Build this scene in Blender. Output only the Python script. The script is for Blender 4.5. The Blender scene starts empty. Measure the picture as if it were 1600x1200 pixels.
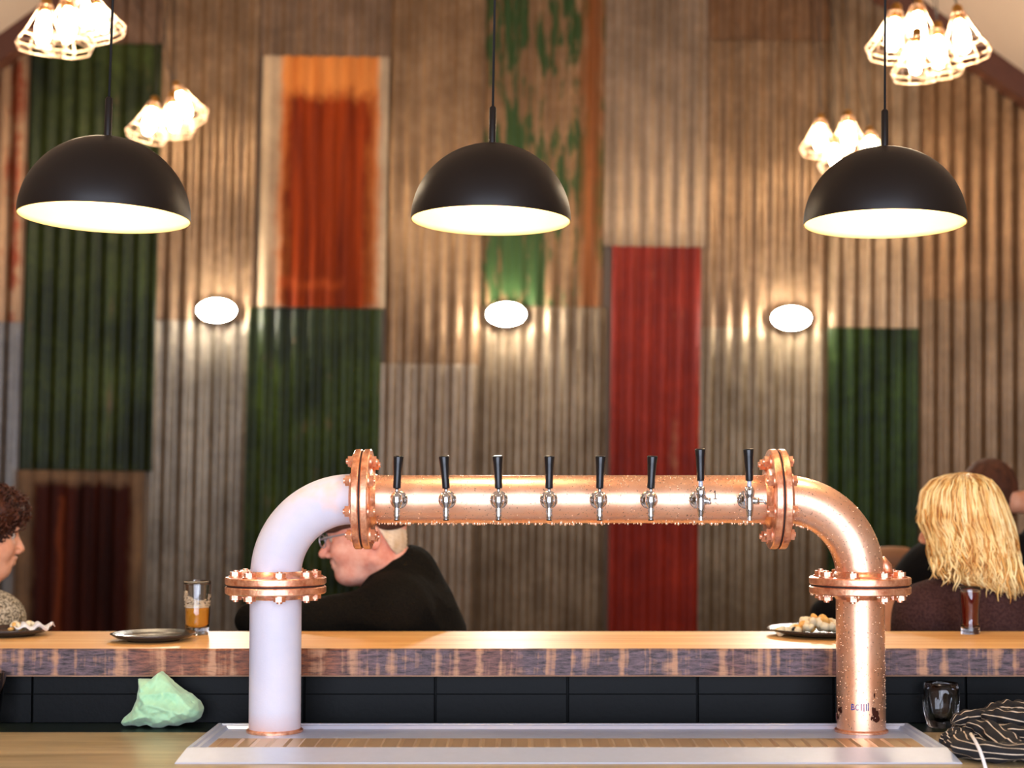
import bpy, math, random
import numpy as np
from mathutils import Vector, Matrix, Euler
random.seed(7); RNG = np.random.default_rng(7)
SC = bpy.context.scene
COL = SC.collection
PI = math.pi

# ------------------------------------------------------------------ camera
F = 2430.0                     # focal length in pixels of the 1600 px wide frame
PITCH = math.radians(2.5)
CAMZ = 1.465
PX0, PY0 = 820.0, 760.0 - math.tan(PITCH) * F     # principal point
cam_d = bpy.data.cameras.new('camera'); cam = bpy.data.objects.new('camera', cam_d); COL.objects.link(cam)
cam.location = (0, 0, CAMZ); cam.rotation_euler = (PI/2 + PITCH, 0, 0)
cam_d.sensor_width = 36; cam_d.lens = F / 1600 * 36
cam_d.shift_x = (800 - PX0) / 1600; cam_d.shift_y = (PY0 - 600) / 1600
cam_d.clip_start = 0.05; cam_d.clip_end = 60
cam_d.dof.use_dof = True; cam_d.dof.focus_distance = 3.2; cam_d.dof.aperture_fstop = 2.5
SC.camera = cam
# ------------------------------------------------------------------ world, daylight, exposure
w = bpy.data.worlds.new('daylight'); SC.world = w; w.use_nodes = True
w.node_tree.nodes['Background'].inputs[0].default_value = (0.75, 0.85, 1.0, 1)
w.node_tree.nodes['Background'].inputs[1].default_value = 1.2
SC.view_settings.view_transform = 'Standard'; SC.view_settings.look = 'None'
SC.view_settings.exposure = 0.0; SC.view_settings.gamma = 1.0; SC.view_settings.use_curve_mapping = False
def area(name, loc, rot, sx, sy, power, col):
    d = bpy.data.lights.new(name, 'AREA'); d.shape = 'RECTANGLE'; d.size = sx; d.size_y = sy; d.energy = power; d.color = col
    o = bpy.data.objects.new(name, d); COL.objects.link(o); o.location = loc; o.rotation_euler = rot
    return o
# daylight entering by the big windows of the wall behind the photographer
WIN = [(-2.35, -0.1), (0.1, 2.35)]; WIN_Z = (0.12, 3.2); YF = -1.1
for a, b in WIN:
    area('daylight_window', ((a+b)/2, YF-0.02, sum(WIN_Z)/2), (PI/2, 0, 0), b-a, WIN_Z[1]-WIN_Z[0], 165, (0.76, 0.82, 1.0))
# light of the bulbs
E_BULB, E_PEND, E_SCONCE = 120.0, 190.0, 430.0

# ------------------------------------------------------------------ helpers
def srgb(r, g, b):
    f = lambda c: (c/12.92 if c <= 0.04045 else ((c+0.055)/1.055)**2.4)
    return (f(r/255), f(g/255), f(b/255), 1.0)
Rc = Matrix.Rotation(PI/2 + PITCH, 3, 'X')
def W(px, py, Y):
    d = Rc @ Vector(((px-PX0)/F, -(py-PY0)/F, -1.0)); t = Y / d.y
    return np.array([d.x*t, Y, CAMZ + d.z*t])
def Wz(px, py, z):               # the point of the level plane z seen at that pixel
    d = Rc @ Vector(((px-PX0)/F, -(py-PY0)/F, -1.0)); t = (z-CAMZ) / d.z
    return np.array([d.x*t, d.y*t, z])

class MB:
    """collects shapes, becomes ONE mesh object"""
    def __init__(s): s.V = []; s.F = []; s.M = []; s.n = 0; s.UV = {}
    def add(s, V, Fc, m=0):
        V = np.asarray(V, float).reshape(-1, 3)
        s.V.append(V); s.F += [tuple(int(i)+s.n for i in f) for f in Fc]; s.M += [m]*len(Fc); s.n += len(V); return s
    def box(s, a, b, m=0, R=None, c=None):
        a = np.array(a, float); b = np.array(b, float)
        V = np.array([[x, y, z] for x in (a[0], b[0]) for y in (a[1], b[1]) for z in (a[2], b[2])])
        if R is not None:
            c = (a+b)/2 if c is None else np.array(c); V = (V-c) @ np.array(R).T + c
        return s.add(V, [(0,1,3,2),(4,6,7,5),(0,4,5,1),(2,3,7,6),(0,2,6,4),(1,5,7,3)], m)
    def lathe(s, prof, c=(0,0,0), n=40, R=None, m=0, sx=1, sy=1):
        V = []; k = len(prof)
        for i in range(n):
            a = 2*PI*i/n
            for r, z in prof: V.append((r*math.cos(a)*sx, r*math.sin(a)*sy, z))
        V = np.array(V, float)
        if R is not None: V = V @ np.array(R).T
        V = V + np.array(c, float)
        Fc = []
        for i in range(n):
            j = (i+1) % n
            for q in range(k-1):
                Fc.append((i*k+q, j*k+q, j*k+q+1, i*k+q+1))
        return s.add(V, Fc, m)
    def tube(s, pts, rad, n=8, m=0, cap=True, closed=False):
        P = np.array(pts, float); k = len(P)
        r = np.full(k, rad, float) if np.isscalar(rad) else np.array(rad, float)
        if closed: T = np.roll(P, -1, 0) - np.roll(P, 1, 0)
        else:
            T = np.empty_like(P); T[1:-1] = P[2:]-P[:-2]; T[0] = P[1]-P[0]; T[-1] = P[-1]-P[-2]
        T /= np.maximum(np.linalg.norm(T, axis=1, keepdims=True), 1e-9)
        up = np.array([0,0,1.0]) if abs(T[0][2]) < 0.9 else np.array([1.0,0,0])
        N = np.cross(T[0], up); N /= np.linalg.norm(N); V = []
        for i in range(k):
            N = N - T[i]*np.dot(N, T[i]); N /= max(np.linalg.norm(N), 1e-9); B = np.cross(T[i], N)
            for j in range(n):
                a = 2*PI*j/n; V.append(P[i] + r[i]*(math.cos(a)*N + math.sin(a)*B))
        Fc = []
        for i in range(k if closed else k-1):
            i2 = (i+1) % k
            for j in range(n):
                j2 = (j+1) % n; Fc.append((i*n+j, i*n+j2, i2*n+j2, i2*n+j))
        if cap and not closed:
            Fc.append(tuple(range(n))[::-1]); Fc.append(tuple((k-1)*n+j for j in range(n)))
        return s.add(V, Fc, m)
    def prism(s, poly, a, b, c=(0,0,0), R=None, m=0):     # polygon in local xy extruded from z=a to z=b
        k = len(poly); V = np.array([(x, y, a) for x, y in poly] + [(x, y, b) for x, y in poly], float)
        if R is not None: V = V @ np.array(R).T
        V = V + np.array(c, float)
        return s.add(V, [tuple(range(k))[::-1], tuple(range(k, 2*k))] + [(i, (i+1) % k, k+(i+1) % k, k+i) for i in range(k)], m)
    def sphere(s, c, r, n=16, k=10, m=0, R=None):
        r = np.array([r]*3 if np.isscalar(r) else r, float)
        V = [(0,0,1.0)]
        for i in range(1, k):
            t = PI*i/k
            for j in range(n):
                a = 2*PI*j/n; V.append((math.sin(t)*math.cos(a), math.sin(t)*math.sin(a), math.cos(t)))
        V.append((0,0,-1.0)); V = np.array(V)*r
        if R is not None: V = V @ np.array(R).T
        V = V + np.array(c, float)
        Fc = [(0, 1+j, 1+(j+1) % n) for j in range(n)]
        for i in range(k-2):
            for j in range(n):
                a = 1+i*n; Fc.append((a+j, a+n+j, a+n+(j+1) % n, a+(j+1) % n))
        L = len(V)-1; a = 1+(k-2)*n
        Fc += [(L, a+(j+1) % n, a+j) for j in range(n)]
        return s.add(V, Fc, m)
    def obj(s, name, mat, parent=None, smooth=True, origin=None, bevel=0, sharp=None, solid=0):
        V = np.concatenate(s.V) if s.V else np.zeros((0,3))
        if parent is not None: O = np.array(parent['_o'] if '_o' in parent else (0,0,0))
        elif origin is not None: O = np.array(origin, float)
        else: O = np.array([(V[:,0].min()+V[:,0].max())/2, (V[:,1].min()+V[:,1].max())/2, V[:,2].min()])
        me = bpy.data.meshes.new(name); me.from_pydata([tuple(v) for v in (V-O)], [], s.F); me.update()
        for mm in (mat if isinstance(mat, (list, tuple)) else [mat]): me.materials.append(mm)
        if any(s.M): me.polygons.foreach_set('material_index', s.M)
        me.polygons.foreach_set('use_smooth', [smooth]*len(me.polygons))
        if smooth and sharp: me.set_sharp_from_angle(angle=math.radians(sharp))
        o = bpy.data.objects.new(name, me); COL.objects.link(o)
        if parent is not None: o.parent = parent
        else: o.location = O
        o['_o'] = [float(x) for x in O]
        if bevel:
            b = o.modifiers.new('bevel', 'BEVEL'); b.width = bevel; b.segments = 2; b.limit_method = 'ANGLE'
        if solid:
            b = o.modifiers.new('solid', 'SOLIDIFY'); b.thickness = solid; b.offset = 0
        return o
def thing(name, label, cat, loc, group=None):
    o = bpy.data.objects.new(name, None); COL.objects.link(o); o.location = tuple(float(x) for x in loc)
    o.empty_display_size = 0.05; o['_o'] = [float(x) for x in loc]
    return tag(o, label, cat, group)
def tag(o, label, cat, group=None, kind=None):
    o['label'] = label; o['category'] = cat
    if group: o['group'] = group
    if kind: o['kind'] = kind
    return o
def struct(o, label=None):
    o['kind'] = 'structure'
    if label: o['label'] = label
    return o
def dup(root, loc, rot=None, label=None, group=None, scale=None):
    r = root.copy(); COL.objects.link(r); r.location = tuple(float(x) for x in loc)
    if rot: r.rotation_euler = rot
    if label: r['label'] = label
    if group: r['group'] = group
    if scale: r.scale = (scale,)*3
    for ch in list(root.children):
        c = ch.copy(); COL.objects.link(c); c.parent = r
        for g in list(ch.children):
            d = g.copy(); COL.objects.link(d); d.parent = c
    return r
def rot_to(d):                       # matrix taking z to d
    return np.array(Vector(d).to_track_quat('Z', 'Y').to_matrix())
def hexa(r): return [(r*math.cos(PI/3*i), r*math.sin(PI/3*i)) for i in range(6)]

# ------------------------------------------------------------------ materials
class NT:
    def __init__(s, name):
        s.m = bpy.data.materials.new(name); s.m.use_nodes = True; s.t = s.m.node_tree; s.b = s.t.nodes['Principled BSDF']
    def n(s, typ, **kw):
        nd = s.t.nodes.new(typ)
        for k, v in kw.items():
            if k in nd.inputs.keys(): s.set(nd.inputs[k], v)
            else: setattr(nd, k, v)
        return nd
    def set(s, inp, v):
        if isinstance(v, bpy.types.NodeSocket): s.t.links.new(v, inp)
        else: inp.default_value = v
    def coords(s, sc=(1,1,1), loc=(0,0,0)):
        tc = s.n('ShaderNodeTexCoord'); mp = s.n('ShaderNodeMapping'); s.set(mp.inputs['Vector'], tc.outputs['Object'])
        mp.inputs['Scale'].default_value = sc; mp.inputs['Location'].default_value = loc; return mp.outputs[0]
    def noise(s, vec, scale=5, detail=4, rough=0.6, dist=0):
        nd = s.n('ShaderNodeTexNoise'); s.set(nd.inputs['Vector'], vec)
        nd.inputs['Scale'].default_value = scale; nd.inputs['Detail'].default_value = detail
        nd.inputs['Roughness'].default_value = rough; nd.inputs['Distortion'].default_value = dist
        return nd.outputs['Fac']
    def ramp(s, fac, stops):
        nd = s.n('ShaderNodeValToRGB'); s.set(nd.inputs[0], fac); e = nd.color_ramp.elements
        for i, (p, c) in enumerate(stops):
            el = e[i] if i < 2 else e.new(p)
            el.position = p; el.color = c if len(c) == 4 else (*c, 1)
        return nd.outputs[0]
    def rng(s, v, a, b, c=0.0, d=1.0):
        nd = s.n('ShaderNodeMapRange'); s.set(nd.inputs[0], v)
        for i, x in enumerate((a, b, c, d)): s.set(nd.inputs[i+1], x)
        return nd.outputs[0]
    def mix(s, f, a, b, mode='MIX'):
        nd = s.n('ShaderNodeMix', data_type='RGBA', blend_type=mode)
        s.set(nd.inputs[0], f); s.set(nd.inputs[6], a); s.set(nd.inputs[7], b); return nd.outputs[2]
    def math(s, op, a, b=0.0):
        nd = s.n('ShaderNodeMath', operation=op); s.set(nd.inputs[0], a); s.set(nd.inputs[1], b); return nd.outputs[0]
    def sep(s, vec):
        nd = s.n('ShaderNodeSeparateXYZ'); s.set(nd.inputs[0], vec); return nd.outputs
    def bump(s, h, strength=0.3, dist=0.01):
        nd = s.n('ShaderNodeBump'); s.set(nd.inputs['Height'], h); nd.inputs['Strength'].default_value = strength
        nd.inputs['Distance'].default_value = dist; s.set(s.b.inputs['Normal'], nd.outputs[0]); return nd
    def p(s, **kw):
        for k, v in kw.items(): s.set(s.b.inputs[k.replace('_', ' ')], v)
        return s
def simple(name, c, rough=0.5, metal=0.0, var=0.15, scale=20, bump=0.0, bscale=60, **kw):
    t = NT(name); v = t.coords(); nz = t.noise(v, scale)
    dark = tuple(x*(1-var) for x in c[:3])+(1,); lite = tuple(min(1, x*(1+var)) for x in c[:3])+(1,)
    t.p(Base_Color=t.mix(nz, dark, lite), Roughness=rough, Metallic=metal)
    if bump: t.bump(t.noise(v, bscale), bump, 0.002)
    for k, x in kw.items(): t.p(**{k: x})
    return t.m
def emit(name, col, strength):
    t = NT(name); t.p(Base_Color=(*col, 1), Emission_Color=(*col, 1), Emission_Strength=strength, Roughness=0.4); return t.m

def sheet_mat(name, c1, c2, metal=0.6, rough=0.37, spec=0.5, stain=None, stain_amt=0.0, seed=0.0, patch=None, rects=()):
    """weathered corrugated iron: colours run in vertical streaks. rects: (x0,x1,z0,z1,colour,soft) in sheet metres"""
    t = NT(name); v = t.coords(loc=(seed, 0, seed*0.7)); hue = (0.94, 0.97, 0.93, 1.0)
    c1 = tuple(a*b for a, b in zip(c1, hue)); c2 = tuple(a*b for a, b in zip(c2, hue))
    st = t.noise(t.coords((14, 14, 0.8), (seed*3, 0, 0)), 1.0, 6, 0.6)
    sp = t.noise(v, 26, 5, 0.7); bl = t.noise(v, 2.6, 4, 0.6)
    f = t.math('ADD', t.math('MULTIPLY', st, 0.6), t.math('MULTIPLY', sp, 0.4))
    col = t.mix(t.rng(f, 0.34, 0.66), c1, c2)
    col = t.mix(t.rng(bl, 0.35, 0.7), col, tuple(x*0.72 for x in c1[:3])+(1,))
    mtl = metal
    if stain:
        k = t.rng(t.math('ADD', t.math('MULTIPLY', st, 0.55), t.math('MULTIPLY', t.noise(v, 5, 6, 0.65), 0.45)), 0.58-stain_amt, 0.66-stain_amt)
        col = t.mix(k, col, stain)
    if patch:                                # paint left in flakes
        pc, amt, fade = patch
        n2 = t.noise(t.coords((22, 22, 4.5), (seed, 0, 3)), 1.0, 5, 0.65)
        n3 = t.noise(t.coords((3, 3, 1.6), (seed+4, 0, 1)), 1.0, 2, 0.5)
        k = t.rng(t.math('ADD', t.math('MULTIPLY', n2, 0.6), t.math('MULTIPLY', n3, 0.4)), amt, amt+fade)
        col = t.mix(k, col, pc)
    co = t.sep(t.coords()); wob = t.math('MULTIPLY', t.math('SUBTRACT', t.noise(t.coords((9, 9, 5)), 1.0, 5, 0.7), 0.5), 1.0)
    for (x0, x1, z0, z1, c, so, amp) in rects:
        xx = t.math('ADD', co[0], t.math('MULTIPLY', wob, amp)); zz = t.math('ADD', co[2], t.math('MULTIPLY', wob, amp*2.2))
        k = t.math('MULTIPLY', t.math('MULTIPLY', t.rng(xx, x0-so, x0+so), t.rng(xx, x1-so, x1+so, 1, 0)),
                   t.math('MULTIPLY', t.rng(zz, z0-so, z0+so), t.rng(zz, z1-so, z1+so, 1, 0)))
        if isinstance(c[0], (tuple, list)): c = t.mix(t.rng(st, 0.35, 0.65), c[0], c[1])
        col = t.mix(k, col, c)
    t.p(Base_Color=col, Roughness=t.rng(sp, 0.3, 0.7, rough-0.08, rough+0.12), Metallic=mtl, Specular_IOR_Level=spec)
    t.bump(sp, 0.25, 0.003)
    return t.m

GALV_A, GALV_B = srgb(126, 110, 88), srgb(184, 166, 140)
M = {}
M['steel'] = simple('stainless_steel', srgb(220, 190, 150), 0.33, 0.7, 0.05, 8)
M['steel_soft'] = simple('brushed_steel', srgb(206, 218, 238), 0.36, 0.45, 0.05, 60)
M['chrome'] = simple('chrome', srgb(225, 228, 232), 0.07, 1.0, 0.02)
M['black_plastic'] = simple('black_plastic', srgb(16, 16, 18), 0.28, 0, 0.1)
M['lamp_black'] = simple('black_lacquer', srgb(22, 14, 9), 0.42, 0.0, 0.1, 30, Specular_IOR_Level=0.4)
M['lamp_in'] = simple('cream_enamel', srgb(206, 176, 120), 0.5, 0, 0.02)
M['cord'] = simple('black_cord', srgb(14, 12, 11), 0.6, 0, 0.1)
M['brass'] = simple('brass', srgb(190, 140, 70), 0.3, 1.0, 0.1)
M['cage_wire'] = simple('copper_wire', srgb(236, 200, 170), 0.4, 0.6, 0.05)
M['bulb'] = emit('glowing_bulb', (1.0, 0.80, 0.54), E_BULB)
M['pend_bulb'] = emit('pendant_bulb', (1.0, 0.85, 0.60), E_PEND)
M['sconce'] = emit('sconce_diffuser', (1.0, 0.94, 0.82), E_SCONCE)
M['grey_metal'] = simple('grey_metal', srgb(150, 140, 128), 0.4, 0.7, 0.1)
M['gasket'] = simple('gasket', srgb(48, 26, 20), 0.6)
M['plate_dark'] = simple('dark_glaze', srgb(48, 40, 36), 0.25, 0, 0.15, 30)
M['plaster'] = simple('ceiling_plaster', srgb(190, 166, 144), 0.85, 0, 0.03, 4)
M['wall_plain'] = simple('side_wall_paint', srgb(150, 125, 100), 0.8, 0, 0.05, 3)
M['brown_beam'] = simple('stained_beam', srgb(82, 42, 24), 0.55, 0, 0.3, 12)
M['floor'] = simple('concrete_floor', srgb(110, 96, 82), 0.6, 0, 0.15, 4)
M['splash'] = simple('charcoal_panel', srgb(9, 11, 12), 0.5, 0, 0.3, 14, 0.2, 90, Specular_IOR_Level=0.12)
M['shadow'] = simple('painted_shadow', srgb(20, 30, 24), 0.3, 0, 0.2, 20)  # dark green standing in for shade at the back of the counter

def copper_mat():
    t = NT('dewy_copper'); v = t.coords(); nz = t.noise(v, 160, 3, 0.6); n2 = t.noise(v, 9, 4, 0.6)
    c = t.mix(t.rng(n2, 0.3, 0.7), srgb(250, 174, 124), srgb(255, 206, 168))
    sp = t.rng(t.noise(t.coords(loc=(3, 1, 2)), 230, 2, 0.5), 0.655, 0.70)
    c = t.mix(t.math('MULTIPLY', sp, 0.8), c, srgb(120, 60, 34))
    t.p(Base_Color=c, Roughness=t.rng(nz, 0.3, 0.7, 0.33, 0.46), Metallic=0.86, Coat_Weight=1.0, Coat_IOR=1.9, Coat_Roughness=0.34)
    t.bump(nz, 0.12, 0.0008); return t.m
def frost_mat():
    t = NT('frosted_copper'); v = t.coords(); n = t.noise(v, 8, 5, 0.6); fine = t.noise(v, 300, 2, 0.5)
    c = t.mix(t.rng(n, 0.3, 0.75), srgb(210, 203, 208), srgb(196, 192, 203))
    rub = t.rng(t.noise(t.coords(loc=(1.3, 0, 2.2)), 6.5, 4, 0.55), 0.66, 0.74)
    c = t.mix(t.math('MULTIPLY', rub, 0.7), c, srgb(232, 190, 170))
    z = t.sep(t.coords())[2]
    low = t.math('MULTIPLY', t.rng(z, 0.045, 0.0), t.rng(t.noise(v, 14, 4), 0.3, 0.7, 0.3, 1.0))
    c = t.mix(t.math('MULTIPLY', low, 0.7), c, srgb(226, 160, 128))
    t.p(Base_Color=c, Roughness=0.55, Metallic=0.0, Specular_IOR_Level=0.35); t.bump(fine, 0.3, 0.001); return t.m
M['copper'] = copper_mat(); M['frost'] = frost_mat()
def flange_mat():
    t = NT('copper_paint_flange'); v = t.coords(); n = t.noise(v, 60, 5, 0.65)
    c = t.mix(t.rng(n, 0.35, 0.65), srgb(206, 112, 62), srgb(255, 186, 138))
    t.p(Base_Color=c, Roughness=0.38, Metallic=0.75, Coat_Weight=1.0, Coat_IOR=1.9, Coat_Roughness=0.3); t.bump(n, 0.6, 0.003); return t.m
M['flange'] = flange_mat()
def dew():
    t = NT('dew_drop'); t.p(Base_Color=srgb(255, 214, 176), Roughness=0.06, Metallic=0.75); return t.m
M['dew'] = dew()
def glass_mat(name, c=(1,1,1,1), rough=0.02):
    t = NT(name); t.p(Base_Color=c, Roughness=rough, Transmission_Weight=1.0, IOR=1.45); return t.m
M['glass'] = glass_mat('clear_glass')
def liquid(name, c, tw_=0.45):
    t = NT(name); t.p(Base_Color=c, Roughness=0.05, Transmission_Weight=tw_, IOR=1.33); return t.m
M['beer'] = liquid('golden_beer', srgb(255, 176, 50)); M['cola'] = liquid('dark_beer', srgb(96, 14, 7), 0.05)
M['foam'] = simple('beer_foam', srgb(240, 222, 190), 0.8, 0, 0.08, 150)
M['food'] = simple('white_food', srgb(240, 220, 180), 0.6, 0, 0.2, 90)
M['food2'] = simple('yellow_food', srgb(232, 176, 92), 0.6, 0, 0.2, 60)
M['olive'] = simple('dark_bits', srgb(40, 30, 20), 0.4)
M['napkin'] = simple('white_paper', srgb(235, 228, 220), 0.8, 0, 0.05)
def plank_top():
    t = NT('pine_plank_top'); g = t.noise(t.coords((1.2, 22, 22)), 1.0, 6, 0.6, 0.6); b = t.noise(t.coords((1.5, 6, 6), (4, 0, 0)), 1.0, 3)
    c = t.mix(t.rng(g, 0.3, 0.7), srgb(222, 150, 74), srgb(252, 208, 138))
    c = t.mix(t.rng(b, 0.5, 0.75), c, srgb(232, 170, 100))
    t.p(Base_Color=c, Roughness=0.42); t.bump(g, 0.15, 0.002); return t.m
def plank_edge():
    t = NT('rough_sawn_edge'); co = t.sep(t.coords())
    wav = t.noise(t.coords((1, 1, 9)), 1.0, 2)
    # saw strikes: irregular pale upright bands
    u = t.math('ADD', co[0], t.math('MULTIPLY', wav, 0.012))
    cx = t.n('ShaderNodeCombineXYZ'); t.set(cx.inputs[0], u)
    n1 = t.math('ADD', t.math('MULTIPLY', t.noise(cx.outputs[0], 26, 3, 0.6), 0.75), t.math('MULTIPLY', t.noise(t.coords((7, 7, 20), (5, 0, 0)), 2.0, 3, 0.6), 0.25)); n2 = t.noise(t.coords((5, 5, 26)), 6.0, 5, 0.7); n3 = t.noise(t.coords((1, 1, 1), (2, 0, 0)), 2.2, 2)
    base = t.mix(t.rng(n2, 0.36, 0.64), srgb(34, 24, 26), srgb(112, 88, 92))
    base = t.mix(t.rng(n3, 0.5, 0.66), base, t.mix(t.rng(n2, 0.35, 0.65), srgb(60, 28, 14), srgb(150, 82, 40)))
    k = t.math('MULTIPLY', t.rng(n1, 0.50, 0.59), t.rng(n2, 0.28, 0.5, 0.35, 0.95))
    c = t.mix(k, base, srgb(178, 128, 92))
    kn = t.rng(t.noise(t.coords((4, 4, 9), (9, 0, 0)), 1.3, 4, 0.6), 0.67, 0.72); c = t.mix(kn, c, srgb(14, 10, 9))
    c = t.mix(t.rng(co[2], 0.0035, 0.001), c, srgb(196, 150, 120))
    t.p(Base_Color=c, Roughness=0.6); t.bump(n2, 0.5, 0.003); return t.m
M['plank_top'] = plank_top(); M['plank_edge'] = plank_edge()
def counter_mat():
    t = NT('worn_counter'); g = t.noise(t.coords((2, 16, 16)), 1.0, 6, 0.65, 0.5)
    t.p(Base_Color=t.mix(t.rng(g, 0.3, 0.7), srgb(150, 128, 88), srgb(204, 182, 140)), Roughness=0.30, Metallic=0.1); return t.m
M['counter'] = counter_mat()
def skin(name, c, c2):
    t = NT(name); n = t.noise(t.coords(), 22, 4, 0.6)
    t.p(Base_Color=t.mix(t.rng(n, 0.35, 0.7), c, c2), Roughness=0.52, Specular_IOR_Level=0.25)
    t.bump(t.noise(t.coords(), 120), 0.12, 0.002); return t.m
M['skin_pink'] = skin('ruddy_skin', srgb(240, 184, 162), srgb(222, 138, 114))
M['skin_warm'] = skin('warm_skin', srgb(222, 160, 124), srgb(208, 136, 100))
def knit(name, c, c2, sc=220):
    t = NT(name); v = t.coords(); n = t.noise(v, sc, 2, 0.5); f = t.noise(v, 11, 5, 0.6, 0.6)
    cc = t.mix(t.rng(n, 0.4, 0.6), c, c2); t.p(Base_Color=cc, Roughness=0.95, Specular_IOR_Level=0.15)
    t.bump(t.math('ADD', n, t.math('MULTIPLY', f, 3.0)), 0.5, 0.006); return t.m
M['black_knit'] = knit('black_sweater', srgb(13, 10, 6), srgb(20, 16, 9))
M['grey_knit'] = knit('speckled_knit', srgb(92, 80, 62), srgb(196, 180, 152), 170)
M['plum_knit'] = knit('plum_brown_knit', srgb(54, 34, 33), srgb(70, 46, 43), 160)
M['black_cloth'] = knit('black_shirt', srgb(16, 14, 13), srgb(24, 20, 18))
M['trousers'] = knit('dark_trousers', srgb(30, 32, 40), srgb(40, 42, 50))
M['shoe'] = simple('dark_shoe', srgb(30, 24, 20), 0.5)
M['leather_tan'] = simple('tan_leather', srgb(150, 98, 58), 0.5, 0, 0.25, 14)
def hairm(name, a, b, c, rough=0.42):
    t = NT(name); n = t.noise(t.coords((60, 60, 7)), 1.0, 4, 0.6); n2 = t.noise(t.coords((1, 1, 1)), 14, 3)
    col = t.mix(t.rng(n, 0.3, 0.7), a, b); col = t.mix(t.rng(n2, 0.5, 0.7), col, c)
    t.p(Base_Color=col, Roughness=rough, Specular_IOR_Level=0.25); return t.m
M['blonde'] = hairm('blonde_hair', srgb(240, 196, 116), srgb(255, 236, 178), srgb(222, 166, 86))
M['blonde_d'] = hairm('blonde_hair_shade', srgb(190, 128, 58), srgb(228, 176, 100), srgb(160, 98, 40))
M['curly'] = hairm('dark_curly_hair', srgb(44, 20, 10), srgb(92, 46, 24), srgb(26, 12, 7), 0.6)
M['white_hair'] = hairm('white_hair', srgb(214, 186, 150), srgb(240, 222, 196), srgb(196, 164, 124), 0.75)
M['brown_hair'] = hairm('brown_hair', srgb(66, 36, 20), srgb(98, 56, 34), srgb(60, 32, 18), 0.8)
M['cap'] = simple('brown_tweed', srgb(76, 44, 28), 0.9, 0, 0.3, 90)
M['frame_silver'] = simple('spectacle_frame', srgb(190, 190, 205), 0.3, 0.7)
M['eye_white'] = simple('eye_white', srgb(196, 180, 166), 0.3); M['iris'] = simple('iris', srgb(60, 44, 34), 0.2)
def green_cloth():
    t = NT('mint_cloth'); t.p(Base_Color=t.mix(t.rng(t.noise(t.coords(), 9), 0.3, 0.7), srgb(158, 206, 160), srgb(178, 220, 176)), Roughness=0.9, Sheen_Weight=0.3)
    t.bump(t.noise(t.coords(), 260, 2), 0.3, 0.002); return t.m
M['mint'] = green_cloth()
def stripe_mat():
    t = NT('striped_apron'); uv = t.n('ShaderNodeUVMap'); co = t.sep(uv.outputs[0])
    fr = t.math('FRACT', t.math('MULTIPLY', co[1], 1.0)); k = t.rng(fr, 0.84, 0.87)
    t.p(Base_Color=t.mix(k, srgb(20, 17, 18), srgb(205, 184, 158)), Roughness=0.9)
    t.bump(t.noise(t.coords(), 300, 2), 0.3, 0.002); return t.m
M['stripe'] = stripe_mat()

# ------------------------------------------------------------------ organic surfaces: smooth-blended fields turned into one skin
def ell(c, r, R=None):
    c = np.array(c, float); r = np.array(r, float)
    def f(P):
        q = P - c
        if R is not None: q = q @ R
        k0 = np.linalg.norm(q/r, axis=1); k1 = np.linalg.norm(q/(r*r), axis=1)
        return k0*(k0-1.0)/np.maximum(k1, 1e-6)
    return f
def cap(a, b, ra, rb=None):
    a = np.array(a, float); b = np.array(b, float); rb = ra if rb is None else rb; d = b-a; L = max(d.dot(d), 1e-9)
    def f(P):
        h = np.clip(((P-a) @ d)/L, 0, 1)
        return np.linalg.norm(P-a-h[:, None]*d, axis=1) - (ra+(rb-ra)*h)
    return f
def smin(x, y, k):
    h = np.clip(0.5+0.5*(y-x)/k, 0, 1); return y*(1-h)+x*h-k*h*(1-h)
def blend(items):                     # items: (field, k) or (field, k, 'cut')
    def f(P):
        v = items[0][0](P)
        for it in items[1:]:
            g = it[0](P); k = it[1]
            v = -smin(-v, g, k) if len(it) > 2 else smin(v, g, k)
        return v
    return f
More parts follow.
